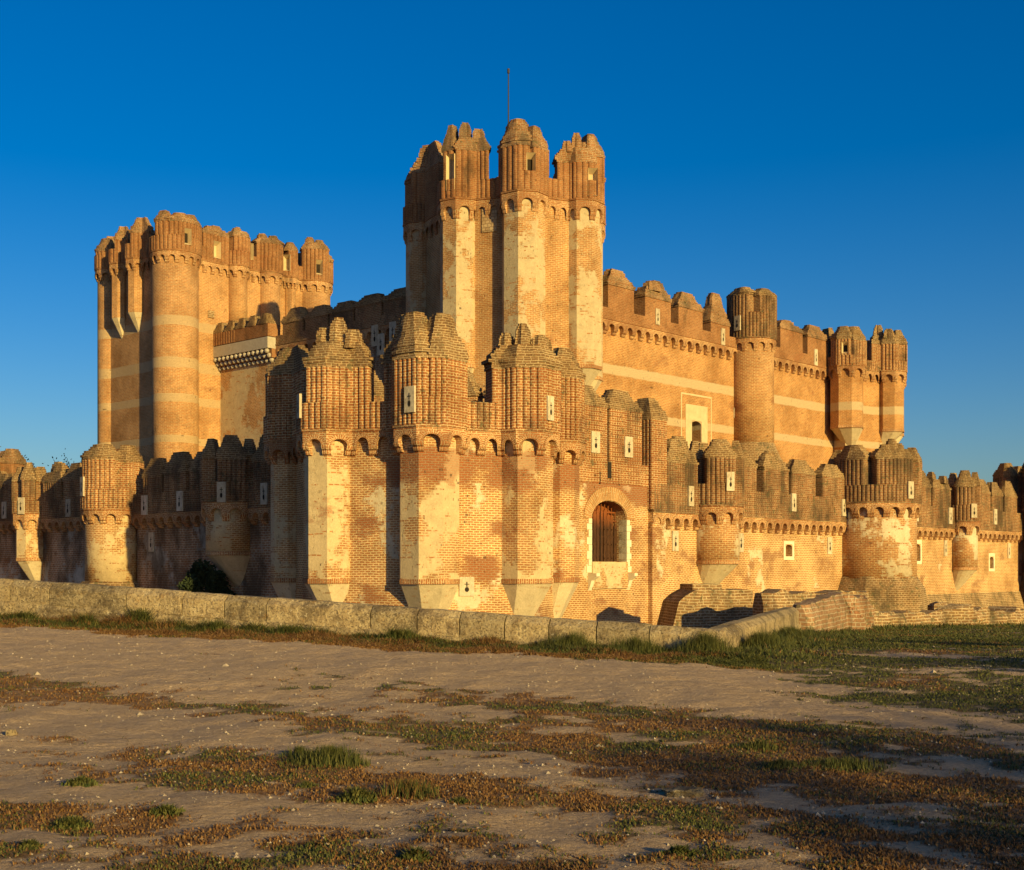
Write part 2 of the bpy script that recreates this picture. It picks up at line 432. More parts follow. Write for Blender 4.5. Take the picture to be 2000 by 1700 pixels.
# ---------------------------------------------------------------- masonry pieces
def arcade(mb, path_pts, closed, z0, z1, proj, pitch):
    """arched corbel table hanging between the body (path) and a parapet proj outside of it"""
    h = z1 - z0; n_ = len(path_pts); pts = []; mit = []
    for i in range(n_ + (1 if closed else 0)):
        p = path_pts[i % n_]; ds = []
        if closed or i > 0: ds.append((p - path_pts[(i - 1) % n_]).normalized())
        if closed or i < n_ - 1: ds.append((path_pts[(i + 1) % n_] - p).normalized())
        ns = [Vector((q.y, -q.x)) for q in ds]
        m = ns[0] if len(ns) == 1 else (ns[0] + ns[1]) / max(.5, 1 + ns[0].dot(ns[1]))
        pts.append(p); mit.append(m)
    runs = [[0]]
    for i in range(1, len(pts) - 1):
        a = (pts[i] - pts[i - 1]).normalized(); b = (pts[i + 1] - pts[i]).normalized()
        runs[-1].append(i)
        if a.dot(b) < cos(radians(26)): runs.append([i])
    runs[-1].append(len(pts) - 1)
    for ri in runs:
        rn = [pts[i] for i in ri]; rm = [mit[i] for i in ri]
        P = Path(rn)
        if P.L < .05: continue
        k = max(1, round(P.L / pitch)); w = P.L / k; r = w * .29; vs = h * .42
        if r > h * .4: r = h * .4
        def pt(s, n, z):
            s = min(max(s, 0), P.L)
            for i in range(len(P.c) - 1):
                if s <= P.c[i + 1] + 1e-9: break
            t = (s - P.c[i]) / max(1e-9, P.c[i + 1] - P.c[i])
            p = P.q[i].lerp(P.q[i + 1], t); m = rm[i].lerp(rm[i + 1], t)
            return (p.x + m.x * n, p.y + m.y * n, z)
        for j in range(k):
            c = (j + .5) * w; K = 8; rr = min(r + .17, w * .49)
            arc = [(c - r * cos(pi * i / K), vs + r * sin(pi * i / K)) for i in range(K + 1)]
            arc2 = [(c - rr * cos(pi * i / K), min(h, vs + rr * sin(pi * i / K))) for i in range(K + 1)]
            for i in range(K):
                (a0, b0), (a1, b1) = arc[i], arc[i + 1]; (c0, d0), (c1, d1) = arc2[i], arc2[i + 1]
                l = pi * rr / K
                mb.add([pt(a0, proj + .02, z0 + b0), pt(a1, proj + .02, z0 + b1), pt(c1, proj + .02, z0 + d1), pt(c0, proj + .02, z0 + d0)],
                       [(.03, i * l), (.03, (i + 1) * l), (.26, (i + 1) * l), (.26, i * l)])
                mb.add([pt(a0, 0, z0 + b0), pt(a1, 0, z0 + b1), pt(a1, proj + .02, z0 + b1), pt(a0, proj + .02, z0 + b0)],
                       [(0, i * l), (0, (i + 1) * l), (.3, (i + 1) * l), (.3, i * l)])
                if h - max(d0, d1) > 1e-3 or abs(c1 - c0) > 1e-3:
                    mb.add([pt(c0, proj, z0 + d0), pt(c1, proj, z0 + d1), pt(c1, proj, z0 + h), pt(c0, proj, z0 + h)])
            for e0, e1 in ((j * w, c - rr), (c + rr, (j + 1) * w)):
                if e1 - e0 > 1e-3: mb.add([pt(e0, proj, z0 + vs), pt(e1, proj, z0 + vs), pt(e1, proj, z0 + h), pt(e0, proj, z0 + h)])
        # brackets between the arches: two rounded lobes
        prof = [(0, .03), (.10, .38), (.30, .52), (.46, .50), (.50, .60), (.62, .86), (.85, 1.02), (1, 1.0)]
        for j in range(k + 1):
            for e0, e1 in (((j * w - (w / 2 - r)), j * w), (j * w, j * w + (w / 2 - r))):
                if e0 < -1e-6 or e1 > P.L + 1e-6: continue
                for (va, na), (vb, nb) in zip(prof, prof[1:]):
                    za, zb = z0 + va * vs, z0 + vb * vs; na *= proj; nb *= proj
                    mb.add([pt(e0, na, za), pt(e1, na, za), pt(e1, nb, zb), pt(e0, nb, zb)],
                           [(za * 1.0, e0), (za, e1), (zb, e1), (zb, e0)])
                    for e in (e0, e1):
                        mb.add([pt(e, 0, za), pt(e, na, za), pt(e, nb, zb), pt(e, 0, zb)])
def cap_mesh(mb, P, z0, z1, knobs=1, seed=0, steep=.55, row=.12):
    """stepped, weathered brick cap over footprint P"""
    rnd = random.Random(seed)
    c = sum(P, Vector((0, 0))) / len(P)
    # long axis
    far = max(((a - b).length, i, j) for i, a in enumerate(P) for j, b in enumerate(P) if i < j)
    u = (P[far[2]] - P[far[1]]).normalized(); v = Vector((-u.y, u.x))
    loc = [((p - c).dot(u), (p - c).dot(v)) for p in P]
    mu = (max(a for a, b in loc) + min(a for a, b in loc)) / 2; mv = (max(b for a, b in loc) + min(b for a, b in loc)) / 2
    c = c + u * mu + v * mv; loc = [(a - mu, b - mv) for a, b in loc]
    hu = max(a for a, b in loc); hv = max(b for a, b in loc)
    # resample footprint for irregularity
    Q = Path([Vector(q) for q in loc], True); K = 22
    ring = [Q.at(Q.L * i / K)[0] for i in range(K)]
    H = z1 - z0; nl = max(5, round(H / row)); skirt = .45 if knobs > 1 else 1.0
    def sc(t):
        if t < .10: return 1.07
        if t < .30: return 1.0 - (t - .10) / .20 * .10
        if t < .50: return .86 - (t - .30) / .20 * .16
        if t < .84: return .68 - (t - .50) / .34 * .16
        return max(.28, .52 - (t - .84) * 1.3)
    def ph(q, z): return noise.noise(Vector((q.x * 1.7 + seed * 3.1, q.y * 1.7, z * 1.9)))
    def layer(cen, ru, a, b, s0, last=False, f=(1, 1)):
        jit = rnd.uniform(-.02, .02) + (.022 if round(a / (b - a)) % 2 else -.022)
        pts = []
        for q in ru:
            k = s0 * (1 + jit + ph(q, a) * .13)
            l = Vector((q.x * k * f[0], q.y * k * f[1])) + cen
            w_ = c + u * l.x + v * l.y; pts.append(w_)
        mb.prism(pts, a, b, top=True)
    for i in range(nl):
        t = i / nl; a = z0 + H * t; b = z0 + H * (i + 1) / nl
        if knobs > 1 and t >= skirt: break
        layer(Vector((0, 0)), ring, a, b, sc(t))
    if knobs > 1:
        ik = i; s0 = sc(skirt * .9)
        for kx in range(knobs):
            hh = (rnd.uniform(.7, .9), 1.0)[kx % 2] if knobs == 2 else (.62, 1.0, .72)[kx % 3]
            cu = (kx - (knobs - 1) / 2) * 1.75 * hu * s0 / knobs; cv = rnd.uniform(-.25, .25) * hv * s0
            rk = min(hu * s0 / knobs * 1.05, .8); m = max(3, int((nl - ik + 3) * hh))
            for j in range(m):
                t = j / m; a = z0 + H * (ik - 2 + j) / nl; b = a + H / nl
                k = (1.0 - .35 * t) if t < .7 else (.755 - (t - .7) * 1.5)
                layer(Vector((cu, cv)), ring, a, b, 1.0, f=(rk * k / hu, min(1.0, rk * 1.2 / hv) * k * s0 if hv > rk else k * s0))
def merlon_poly(path, s0, s1, th=.8, flute=True, pitch=.25, r=.085):
    base = path.sub(s0, s1)
    a, b = base[0], base[-1]; d = (b - a).normalized(); inn = Vector((-d.y, d.x))
    out = fluted(base, pitch, r) if flute else base
    return out + [b + inn * th, a + inn * th], base + [b + inn * th, a + inn * th]
def plate(parent, p, n, z, w=.45, h=.95, kind='cross'):
    """limestone loophole plaque with cross-and-orb slit, standing 4 cm proud"""
    u = Vector((-n.y, n.x)); loc = Vector((p.x, p.y, z))
    mb = MB(); mb.box(p + n * .01, u, n, w / 2, .05, z - h / 2, z + h / 2)
    o = mb.build('loophole_plate', 'plaque', parent, loc=loc)
    c = p + n * .063; s = MB()
    if kind == 'cross':
        s.box(c, u, n, w * .035, .006, z - .02 * h, z + h * .24)
        s.box(c, u, n, w * .17, .007, z + h * .10, z + h * .135)
        K = 10; ov = [(w * .15 * sin(2 * pi * i / K), -.16 * h + h * .13 * cos(2 * pi * i / K)) for i in range(K)]
        s.add([(c.x + n.x * .004 + u.x * a, c.y + n.y * .004 + u.y * a, z + b) for a, b in ov][::-1])
        s.build('cross_slit', 'slit', o, loc=loc)  # uncut slit: raised dark shapes carry the shade of the hole
    return o
def prism_obj(name, P, z0, z1, m, parent, smooth=False):
    mb = MB(); mb.prism(P, z0, z1); o = mb.build(name, m, parent, weld=True)
    if smooth:
        o.data.polygons.foreach_set('use_smooth', [abs(p.normal.z) < .5 for p in o.data.polygons])
    return o
seedc = [0]
def do_merlon(parent, path, s0, s1, zc, zb, zt, th=.8, knobs=1, mats=('flute', 'cap'), flute=True, pitch=.25):
    poly, simple_ = merlon_poly(path, s0, s1, th, flute, pitch)
    mb = MB(); mb.prism(poly, zc, zb); m = mb.build('merlon', mats[0], parent, weld=True)
    seedc[0] += 1
    cb = MB(); cb.prism(inset(ccw(simple_), .05), zb - .002, zb + .12)
    cap_mesh(cb, ccw(simple_), zb + .12, zt, knobs, seedc[0])
    cb.build('cap', mats[1], m)
    return m
def ccw(P):
    a = sum(P[i].x * P[(i + 1) % len(P)].y - P[(i + 1) % len(P)].x * P[i].y for i in range(len(P)))
    return P if a > 0 else P[::-1]
def parapet(parent, bodypolys, zk0, zk1, zc, proj, pitch, mats, mer, auto=(2.0, .65), zb=0, zt=0, th=.8, flute=True, fp=.25, corb='corbel'):
    """closed parapet over a union of plan polygons; mer = [(px0,px1,zb,zt,knobs)]"""
    U0 = union([P for P in bodypolys]); U1 = union([inset(P, proj) for P in bodypolys])
    mb = MB(); arcade(mb, U0, True, zk0, zk1, proj, pitch); mb.build('corbel_table', corb, parent)
    path = Path(U1, True)
    mb = MB(); P = fluted(path.p + [path.p[0]], fp, .085)[:-1] if flute else path.p
    mb.prism(inset(path.p, .04), zk1, zk1 + .1); mb.prism(P, zk1 + .1, zc)
    mb.build('parapet', mats[0], parent, weld=True)
    used = []
    for (p0, p1, b_, t_, kn) in mer:
        s0 = path.s_px(p0); s1 = s0
        mx = -1e9
        while s1 < s0 + path.L * .5:
            q_ = pxof(path.at(s1)[0]); mx = max(mx, q_)
            if q_ >= p1 or (q_ < mx - .6 and mx > p1 - 25): break
            s1 += .04
        if used and s0 < used[0][0] - .5: s0 += path.L; s1 += path.L

        if s1 - s0 > 8 or s1 - s0 < .25: print('merlon skipped', p0, p1, s1 - s0); continue
        do_merlon(parent, path, s0, s1, zc, b_, t_, th, kn, mats, flute, fp); used.append((s0, s1))
    if used:
        s0 = max(u[1] for u in used) + auto[1]; send = min(u[0] for u in used) + path.L - auto[1]
    else: s0 = 0; send = path.L - auto[1]
    n = max(1, round((send - s0) / (auto[0] + auto[1]))); step = (send - s0) / n
    for i in range(n):
        do_merlon(parent, path, s0 + i * step, s0 + (i + 1) * step - auto[1], zc, zb, zt, th, 1, mats, flute, fp)
    return path
def turret(parent, c, r, n, phi, zd, zk, drop, toward, m='plastered', mp='smooth', dent=True, pull=.8):
    P = ngon(c, r, n, phi)
    o = prism_obj('turret', P, zd, zk, m, parent, smooth=n > 12)
    if n > 12: pass
    mb = MB(); d = (Vector(toward) - Vector(c)); d = d.normalized() * min(d.length, r * pull)
    mb.cone(P, zd, (c[0] + d.x, c[1] + d.y, zd - drop)); mb.build('pendant', mp, o)
    if dent:
        q = inset(P, .03); mb = MB(); L = 0
        for i in range(len(q)):
            a, b = q[i], q[(i + 1) % len(q)]; l = (b - a).length
            mb.add([(a.x, a.y, zd - .05), (b.x, b.y, zd - .05), (b.x, b.y, zd + .14), (a.x, a.y, zd + .14)], [(.05, L), (.05, L + l), (.25, L + l), (.25, L)]); L += l
        mb.add([(p.x, p.y, zd - .05) for p in q][::-1]); mb.add([(p.x, p.y, zd + .14) for p in q])
        mb.build('brick_course', 'corbel', o)
    return P
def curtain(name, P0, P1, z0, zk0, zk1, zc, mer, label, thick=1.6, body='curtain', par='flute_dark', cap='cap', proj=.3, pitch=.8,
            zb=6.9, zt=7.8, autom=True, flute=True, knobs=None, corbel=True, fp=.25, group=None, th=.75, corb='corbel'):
    """straight curtain wall; outward is to the right of P0->P1; mer=[(px0,px1,zb,zt,knobs)]"""
    P0, P1 = Vector(P0), Vector(P1); d = (P1 - P0).normalized(); n = Vector((d.y, -d.x))
    t = thing(name, (P0.x, P0.y, z0), label, 'castle wall', group)
    if corbel:
        o = prism_obj('wall_body', [P0, P1, P1 - n * thick, P0 - n * thick], z0, zk1 + .05, body, t)
        mb = MB(); arcade(mb, [P0, P1], False, zk0, zk1, proj, pitch); mb.build('corbel_table', corb, t)
        pr = proj
    else:
        o = prism_obj('wall_body', [P0, P1, P1 - n * thick, P0 - n * thick], z0, zk1 - .002, body, t); pr = .0
    A, B = P0 + n * pr, P1 + n * pr
    path = Path([A, B]); q = fluted([A, B], fp, .06) if flute else [A, B]
    mb = MB()
    if corbel: mb.prism([A + n * .04, B + n * .04, P1 - n * thick, P0 - n * thick], zk1 + .001, zk1 + .1)
    mb.prism(q + [P1 - n * (thick - .2), P0 - n * (thick - .2)], zk1 + (.1 if corbel else 0), zc)
    mb.build('parapet', par, t, weld=True)
    for (p0, p1, b_, t_, kn) in mer:
        s0, s1 = sorted((path.s_px(p0), path.s_px(p1)))
        do_merlon(t, path, s0, s1, zc, b_, t_, th, kn, (par, cap), flute, fp)
    t['_n'] = 0; del t['_n']
    return t, o, path, n

# ================================================================ THE CASTLE
MZ = -5.0     # moat floor
C0 = Vector((-3.64, 55.3))
def RW(px, w=2.5): P = C0 + NR * w; return P + R_ * on_line(P, R_, px)
def LW(px, w=1.5): P = C0 + NL * w; return P + L_ * on_line(P, L_, px)
# ---- outer corner tower (nearest)
T = thing('corner_tower', (C0.x, C0.y, MZ), 'tall fluted brick corner tower standing nearest, right behind the low stone parapet', 'tower', 'towers of the outer ring')
tur = [((-9.45, 55.3), .85, 2), ((-7.2, 51.55), 1.1, 0), ((-3.2, 50.0), 1.22, -15), ((.5, 51.6), 1.16, -14), ((2.0, 55.6), .9, 2)]
body = [Vector(p) for p in ((-9.5, 55.4), (-7.45, 51.35), (-3.3, 49.65), (.55, 51.35), (1.9, 55.5), (.3, 60.5), (-3.6, 62), (-8.2, 60))]
prism_obj('body', ccw(body), MZ, 7.0, 'near', T)
polys = [ccw(body)]
for i, (c, r, ph_) in enumerate(tur):
    polys.append(turret(T, c, r, 8, ph_, 1.1, 6.95, 3.3, C0, m='near' if i == 4 else 'plastered'))
cpath = parapet(T, polys, 6.05, 6.98, 8.1, .26, .98, ('flute', 'cap'),
    [(520, 592, 9.75, 10.9, 1), (596, 720, 9.5, 11.35, 3), (749, 832, 9.55, 11.4, 1), (840, 928, 9.55, 11.35, 1), (962, 1096, 9.45, 11.2, 3)], zb=9.7, zt=11.0, th=.9)
def put_plate(t, path, px, z, w=.45, h=.95, off=0.0, kind='cross'):
    s = path.s_px(px); p, n = path.at(s); return plate(t, p + n * off, n, z, w, h, kind)
put_plate(T, cpath, 803, 8.0, .5, .98, .06)
put_plate(T, cpath, 588, 8.0, .45, .95, .06)
put_plate(T, cpath, 1071, 7.9, .42, .95, .06)
pb = Path(union(polys), True)
put_plate(T, pb, 910, .95, .62, .75)

# ---- gate wall
gA, gB = RW(1090), RW(1266)
g, gbody, gpath, gn = curtain('gate_wall', gA, gB, MZ, 5.6, 5.6, 6.6, [(1107, 1185, 9.1, 10.1, 1), (1191, 1254, 9.1, 10.1, 1)],
    'tall brick wall holding the arched wooden door, two big merlons above it', corbel=False, body='near', par='flute', th=1.1, thick=2.4, fp=.2)
def Rp(px): return RW(px)
dA, dB = RW(1155), RW(1223); dc = (dA + dB) / 2; hw = (dB - dA).length / 2
def arch_poly(hw, zb, zs, K=12, rise=None):
    rise = rise or hw
    return [(-hw, zb), (hw, zb)] + [(hw * cos(pi * i / K), zs + rise * sin(pi * i / K)) for i in range(K + 1)]
def arch_solid(mb, c, u, n, prof, n0, n1):
    A = [(c.x + u.x * a + n.x * n0, c.y + u.y * a + n.y * n0, z) for a, z in prof]
    B = [(c.x + u.x * a + n.x * n1, c.y + u.y * a + n.y * n1, z) for a, z in prof]
    K = len(prof)
    mb.add(A[::-1]); mb.add(B)
    for i in range(K): mb.add([A[i], A[(i + 1) % K], B[(i + 1) % K], B[i]])
cb = MB(); arch_solid(cb, dc, R_, NR, arch_poly(hw, 1.95, 3.95, rise=.85), -.85, .4)
cut(gbody, [cb])
mb = MB()     # the wooden door, board by board
nb_ = 10
for i in range(nb_):
    a0 = -hw + .002 + (2 * hw) * i / nb_; a1 = a0 + 2 * hw / nb_ - .045
    def ztop(a): return 3.95 + .85 * sqrt(max(0, 1 - (a / hw) ** 2))
    zc_ = min(ztop(a0), ztop(a1)) - (.42 if i % 2 else .30); am = (a0 + a1) / 2
    pr = [(a0, 1.96), (a1, 1.96), (a1, zc_ - .12), (am, zc_), (a0, zc_ - .12)]
    arch_solid(mb, dc, R_, NR, pr, -.60, -.52 - .012 * (i % 3))
    arch_solid(mb, dc, R_, NR, [(am - .02, zc_ - .1), (am + .02, zc_ - .1), (am + .02, ztop(am) - .01), (am - .02, ztop(am) - .01)], -.585, -.55)
for z in (2.25, 3.1, 3.85, 4.25): mb.box(dc - NR * .57, R_, NR, (hw - .01) if z < 3.9 else hw * .86, .018, z, z + .07)
arch_solid(mb, dc, R_, NR, arch_poly(hw - .004, 1.956, 3.95, rise=.84), -.84, -.80)
for i, z in enumerate((2.1, 2.75, 3.45)):
    for a in range(9):
        x = -hw * .9 + a * hw * .225
        mb.box(dc + R_ * x - NR * .505, R_, NR, .025, .02, z, z + .05)
door = mb.build('door', 'wood', g)
mb = MB(); arch_solid(mb, dc, R_, NR, [(-.012, 1.97), (.012, 1.97), (.012, 4.75), (-.012, 4.75)], -.52, -.503); mb.build('door_gap', 'slit', door)
mb = MB(); K = 20  # voussoir arch
for i in range(K):
    t0, t1 = pi * i / K, pi * (i + 1) / K
    def q(r_, h_, t_): return (-r_ * cos(t_), 3.95 + h_ * sin(t_))
    pr = [q(hw + .02, .87, t0), q(hw + .02, .87, t1), q(hw + .58, 1.5, t1), q(hw + .58, 1.5, t0)]
    for nn in (.05,):
        A = [(dc.x + R_.x * a + NR.x * nn, dc.y + R_.y * a + NR.y * nn, z) for a, z in pr]
        l = .16
        mb.add(A[::-1], [(0, i * .2), (0, i * .2 + .2), (.55, i * .2 + .2), (.55, i * .2)][::-1])
        B = [(x - NR.x * .06, y - NR.y * .06, z) for x, y, z in A]
        for k in range(4): mb.add([A[k], A[(k + 1) % 4], B[(k + 1) % 4], B[k]])
mb.build('brick_arch', brickmat('voussoir_brick', (.42, .21, .08), (.46, .26, .11), (.62, .47, .26), row=.1, bw=.7, ms=.018), g)
for s in (-1, 1):
    mb = MB(); z = 1.45; i = 0
    while z < 3.9:
        h = random.uniform(.28, .42); wd = .24 if i % 2 else .36
        z2 = min(z + h, 3.95)
        mb.box(dc + R_ * s * (hw + wd / 2) - NR * .2, R_, NR, wd / 2, .24 + .004 * (i % 2), z, z2 - .012); z += h; i += 1
    mb.build('door_jamb', 'jamb', g)
    mb = MB(); c_ = dc + R_ * s * (hw + .12)
    prf = [(0, 1.42), (.5, 1.42), (.5, 1.28), (.38, 1.2), (.2, 1.08), (.1, .8), (0, .62)]
    A = [(c_.x - R_.x * .12 + NR.x * a, c_.y - R_.y * .12 + NR.y * a, z) for a, z in prf]
    B = [(c_.x + R_.x * .12 + NR.x * a, c_.y + R_.y * .12 + NR.y * a, z) for a, z in prf]
    mb.add(A); mb.add(B[::-1])
    for i in range(len(prf)): mb.add([A[i], B[i], B[(i + 1) % len(prf)], A[(i + 1) % len(prf)]])
    mb.build('bracket', 'jamb', g)
mb = MB(); mb.box(dc + NR * .02, R_, NR, hw + .02, .08, .7, 1.93); mb.build('sill_wall', 'plastered', g)
for px in (1171, 1209):
    p = RW(px); mb = MB(); mb.box(p + NR * .01, R_, NR, .04, .02, 5.55, 6.1); mb.build('chain_slot', 'slit', g)
p = RW(1189.); mb = MB(); mb.box(p + NR * .03, R_, NR, .13, .03, 5.85, 6.6); mb.build('portcullis_slot', 'slit', g)
for px, z in ((1160, 7.45), (1225, 7.4)): put_plate(g, gpath, px, z, .62, .98, .05)
mb = MB(); pth = Path([RW(1092) , RW(1112)]); arcade(mb, pth.p, False, 3.75, 4.65, .22, .9); mb.build('corbel_fragment', 'corbel', g)

# ---- outer right curtain 1
t, o, pth, n = curtain('curtain_wall', gB, RW(1652), MZ, 3.55, 4.35, 5.75,
    [(1303, 1362, 6.85, 8.15, 2), (1438, 1477, 7.0, 7.8, 1), (1492, 1540, 7.0, 8.0, 2), (1546, 1592, 6.95, 7.75, 1), (1606, 1652, 6.9, 7.7, 1)],
    'long golden brick curtain wall right of the wooden gate, with eroded patches and dark merlons', autom=False, fp=.22)
for px, z in ((1347, 5.25), (1548, 5.3), (1646, 5.2)): put_plate(t, pth, px, z, .45, 1.0, .05)
wp = Path([gB, RW(1652)])
for px, z in ((1318, 3.0), (1446, 3.0), (1620, 2.95)): put_plate(t, wp, px, z, .5, 1.0)
s = wp.s_px(1541); p, _ = wp.at(s)
cb = MB(); arch_solid(cb, p, R_, NR, arch_poly(.36, 2.3, 2.75, rise=.2), -.5, .2); cut(o, [cb])
mb = MB()
for a, b, c, d in ((-.56, -.36, 2.1, 3.15), (.36, .56, 2.1, 3.15), (-.36, .36, 2.97, 3.15), (-.36, .36, 2.1, 2.3)):
    mb.box(p + R_ * (a + b) / 2 - NR * .02, R_, NR, (b - a) / 2, .04, c, d)
wf = mb.build('window', 'jamb', t)
mb = MB(); mb.box(p - NR * .45, R_, NR, .36, .03, 2.3, 2.95); mb.build('pane', 'splay', wf)
# slender merlon turret beside the gate
ts = thing('wall_turret', (RW(1276).x, RW(1276).y, MZ), 'slender eroded brick turret rising at the right end of the gate wall', 'turret')
P = inset(ccw([gB - NR * 1.3, gB + NR * .25, RW(1292) + NR * .25, RW(1292) - NR * 1.3]), 0)
prism_obj('body', P, MZ, 4.5, 'near', ts)
P2 = inset(P, .05); mb = MB(); pts = fluted(P2 + [P2[0]], .22, .045)[:-1]; mb.prism(pts, 4.5, 8.85); o = mb.build('merlon', 'flute', ts, weld=True)
mb = MB(); cap_mesh(mb, P2, 8.85, 9.95, 1, 77); mb.build('cap', 'cap', o)

def wall_turret(c, r, label, zd=1.9, zk0=3.85, zk1=4.75, zc=5.9, mer=(), zb=7.2, zt=8.15, toward=None, m='round', n=18, drop=2.4, auto=(1.3, .5), par='flute_dark', pl=(), phi=2.4, pitch=.8, cap='cap', group='small turrets on the outer curtain walls', proj=.2, mp='smooth'):
    t = thing('wall_turret', (c[0], c[1], zd - drop), label, 'turret', group)
    P = turret(t, c, r, n, phi, zd, zk1 - .02, drop, toward, m=m, pull=1.0, mp=mp)
    pt = parapet(t, [P], zk0, zk1, zc, proj, pitch, (par, cap), list(mer), auto=auto, zb=zb, zt=zt, th=.6)
    for px, z in pl: put_plate(t, pt, px, z, .42, .95, .05)
    return t, pt
c = RW(1396, 2.8)
wall_turret(c, 1.25, 'small round turret on a plastered cone, on the curtain just right of the gate', mer=[(1378, 1437, 7.2, 8.15, 1)], toward=c - NR * 3, pl=[(1425, 6.0)], n=18)
# ---- outer right round tower
c = RW(1708, 3.4)
rt = thing('round_tower', (c.x, c.y, MZ), 'squat round tower with dark fluted parapet on the right side of the outer ring', 'tower', 'towers of the outer ring')
P = ngon(c, 2.45, 28, 0); prism_obj('body', P, .9, 5.4, 'round', rt, True)
mb = MB(); q8 = ngon(c, 3.0, 10, 10); mb.prism(ngon(c, 3.25, 10, 10), MZ, .35, top=False, P2=q8); mb.prism(q8, .35, 1.15, P2=ngon(c, 2.5, 10, 10)); mb.build('base', 'mossy', rt)
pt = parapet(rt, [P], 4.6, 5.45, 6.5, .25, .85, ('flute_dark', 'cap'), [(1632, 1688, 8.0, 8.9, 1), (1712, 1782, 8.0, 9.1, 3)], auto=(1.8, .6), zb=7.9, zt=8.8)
put_plate(rt, pt, 1777, 6.2, .45, 1.0, .05)
# ---- outer right curtain 2
t, o, pth, n = curtain('curtain_wall', RW(1760), RW(1990), MZ, 3.5, 4.3, 5.7,
    [(1789, 1818, 6.9, 8.0, 1), (1822, 1857, 6.9, 7.9, 2), (1912, 1934, 6.9, 7.9, 1), (1937, 1958, 6.8, 7.8, 1), (1962, 1986, 6.8, 8.0, 1)],
    'brick curtain wall at the far right edge, beyond the squat round tower')
for px, z in ((1788, 5.2), (1854, 5.15), (1942, 5.3)): put_plate(t, pth, px, z, .5, 1.1, .05)
wp = Path([RW(1760), RW(1990)])
for px, z in ((1846, 3.0), (1970, 2.9)): put_plate(t, wp, px, z, .45, 1.1)
for px, z, hw_ in ((1791, 2.1, .5), (1937, 1.6, .35)):
    p, _ = wp.at(wp.s_px(px)); cb = MB(); arch_solid(cb, p, R_, NR, arch_poly(hw_, z, z + .9 * hw_ * 2, rise=.2), -.4, .2); cut(o, [cb])
    mb = MB(); zt_ = z + 1.8 * hw_ + .22
    for a, b, c1, d in ((-hw_ - .18, -hw_, z - .2, zt_ + .25), (hw_, hw_ + .18, z - .2, zt_ + .25), (-hw_, hw_, zt_, zt_ + .25), (-hw_, hw_, z - .2, z)):
        mb.box(p + R_ * (a + b) / 2 - NR * .02, R_, NR, (b - a) / 2, .04, c1, d)
    wf = mb.build('window', 'jamb', t)
    mb = MB(); mb.box(p - NR * .36, R_, NR, hw_, .03, z, zt_); mb.build('pane', 'mossy', wf)
mb = MB(); A, B = RW(1800), RW(1990)
for a, b in ((A, B),):
    Q = [a - NR * .1, b - NR * .1, b + NR * 1.6, a + NR * 1.6]; Q2 = [a - NR * .1, b - NR * .1, b + NR * .06, a + NR * .06]
    mb.prism(Q, MZ, -.35 + .25, P2=Q2)
mb.build('battered_base', 'mossy', t)
c = RW(1882, 2.95)
wall_turret(c, .92, 'small round turret on a cracked cone at the far right curtain wall', zd=1.55, mer=[(1866, 1903, 7.1, 8.25, 1)], toward=c - NR * 3, pl=[(1901, 5.5)], drop=2.0, n=18)

def cluster(center, R, r, levels, label, name='corner_tower', bodym='near', turm='plastered', par='flute', cap='cap', zbase=MZ, zd=1.1, drop=3.3, mer=(), extra=(), group='towers of the outer ring', nt_=8, skip=(), pitch=.98, proj=.26, flute=True, fp=.25, zb=None, zt=None, phi0=2.4, corb='corbel', bpoly=None):
    t = thing(name, (center[0], center[1], zbase), label, 'tower', group)
    bp = bpoly or ngon(center, R, 8, phi0); k0, k1, zc, b_, t_ = levels
    prism_obj('body', bp, zbase, k1, bodym, t); polys = [bp]
    tt = extra or [((center[0] + R * sin(radians(phi0 + 45 * k)), center[1] - R * cos(radians(phi0 + 45 * k))), r) for k in range(8) if k not in skip]
    for c_, r_, *f_ in tt: polys.append(turret(t, c_, r_, nt_, f_[0] if f_ else phi0, zd, k1 - .03, drop, center, m=turm))
    p = parapet(t, polys, k0, k1, zc, proj, pitch, (par, cap), list(mer), zb=b_, zt=t_, th=.9, flute=flute, fp=fp, corb=corb)
    return t, p, polys
# far right corner tower of the outer ring
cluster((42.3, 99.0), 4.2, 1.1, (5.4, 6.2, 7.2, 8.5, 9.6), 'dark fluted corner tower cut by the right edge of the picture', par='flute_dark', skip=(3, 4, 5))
# ---- outer left side
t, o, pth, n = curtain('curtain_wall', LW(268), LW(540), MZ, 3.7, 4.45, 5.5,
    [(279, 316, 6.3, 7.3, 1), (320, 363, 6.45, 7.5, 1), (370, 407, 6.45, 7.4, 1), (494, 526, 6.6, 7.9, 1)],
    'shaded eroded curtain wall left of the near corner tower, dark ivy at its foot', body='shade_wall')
for px, z in ((284, 4.9), (354, 5.0), (518, 5.1)): put_plate(t, pth, px, z, .5, 1.0, .05)
wp = Path([LW(268), LW(540)])
for px, z in ((297, 3.0), (426, 2.9)): put_plate(t, wp, px, z, .45, 1.0)
c = LW(450, 1.85)
wall_turret(c, 1.15, 'shaded round turret half way along the wall left of the near tower', zd=2.3, mer=[(424, 480, 6.75, 7.9, 1)], toward=c - NL * 3, pl=[(433, 5.2)], n=18, m='plastered', zc=5.7, zb=6.8, zt=7.8)
c = LW(219, 2.1)
rt = thing('round_tower', (c.x, c.y, MZ), 'round plastered tower on the left side of the outer ring, half of it sunlit', 'tower', 'towers of the outer ring')
P = ngon(c, 1.38, 24, 0); prism_obj('body', P, .9, 4.6, 'plastered', rt, True)
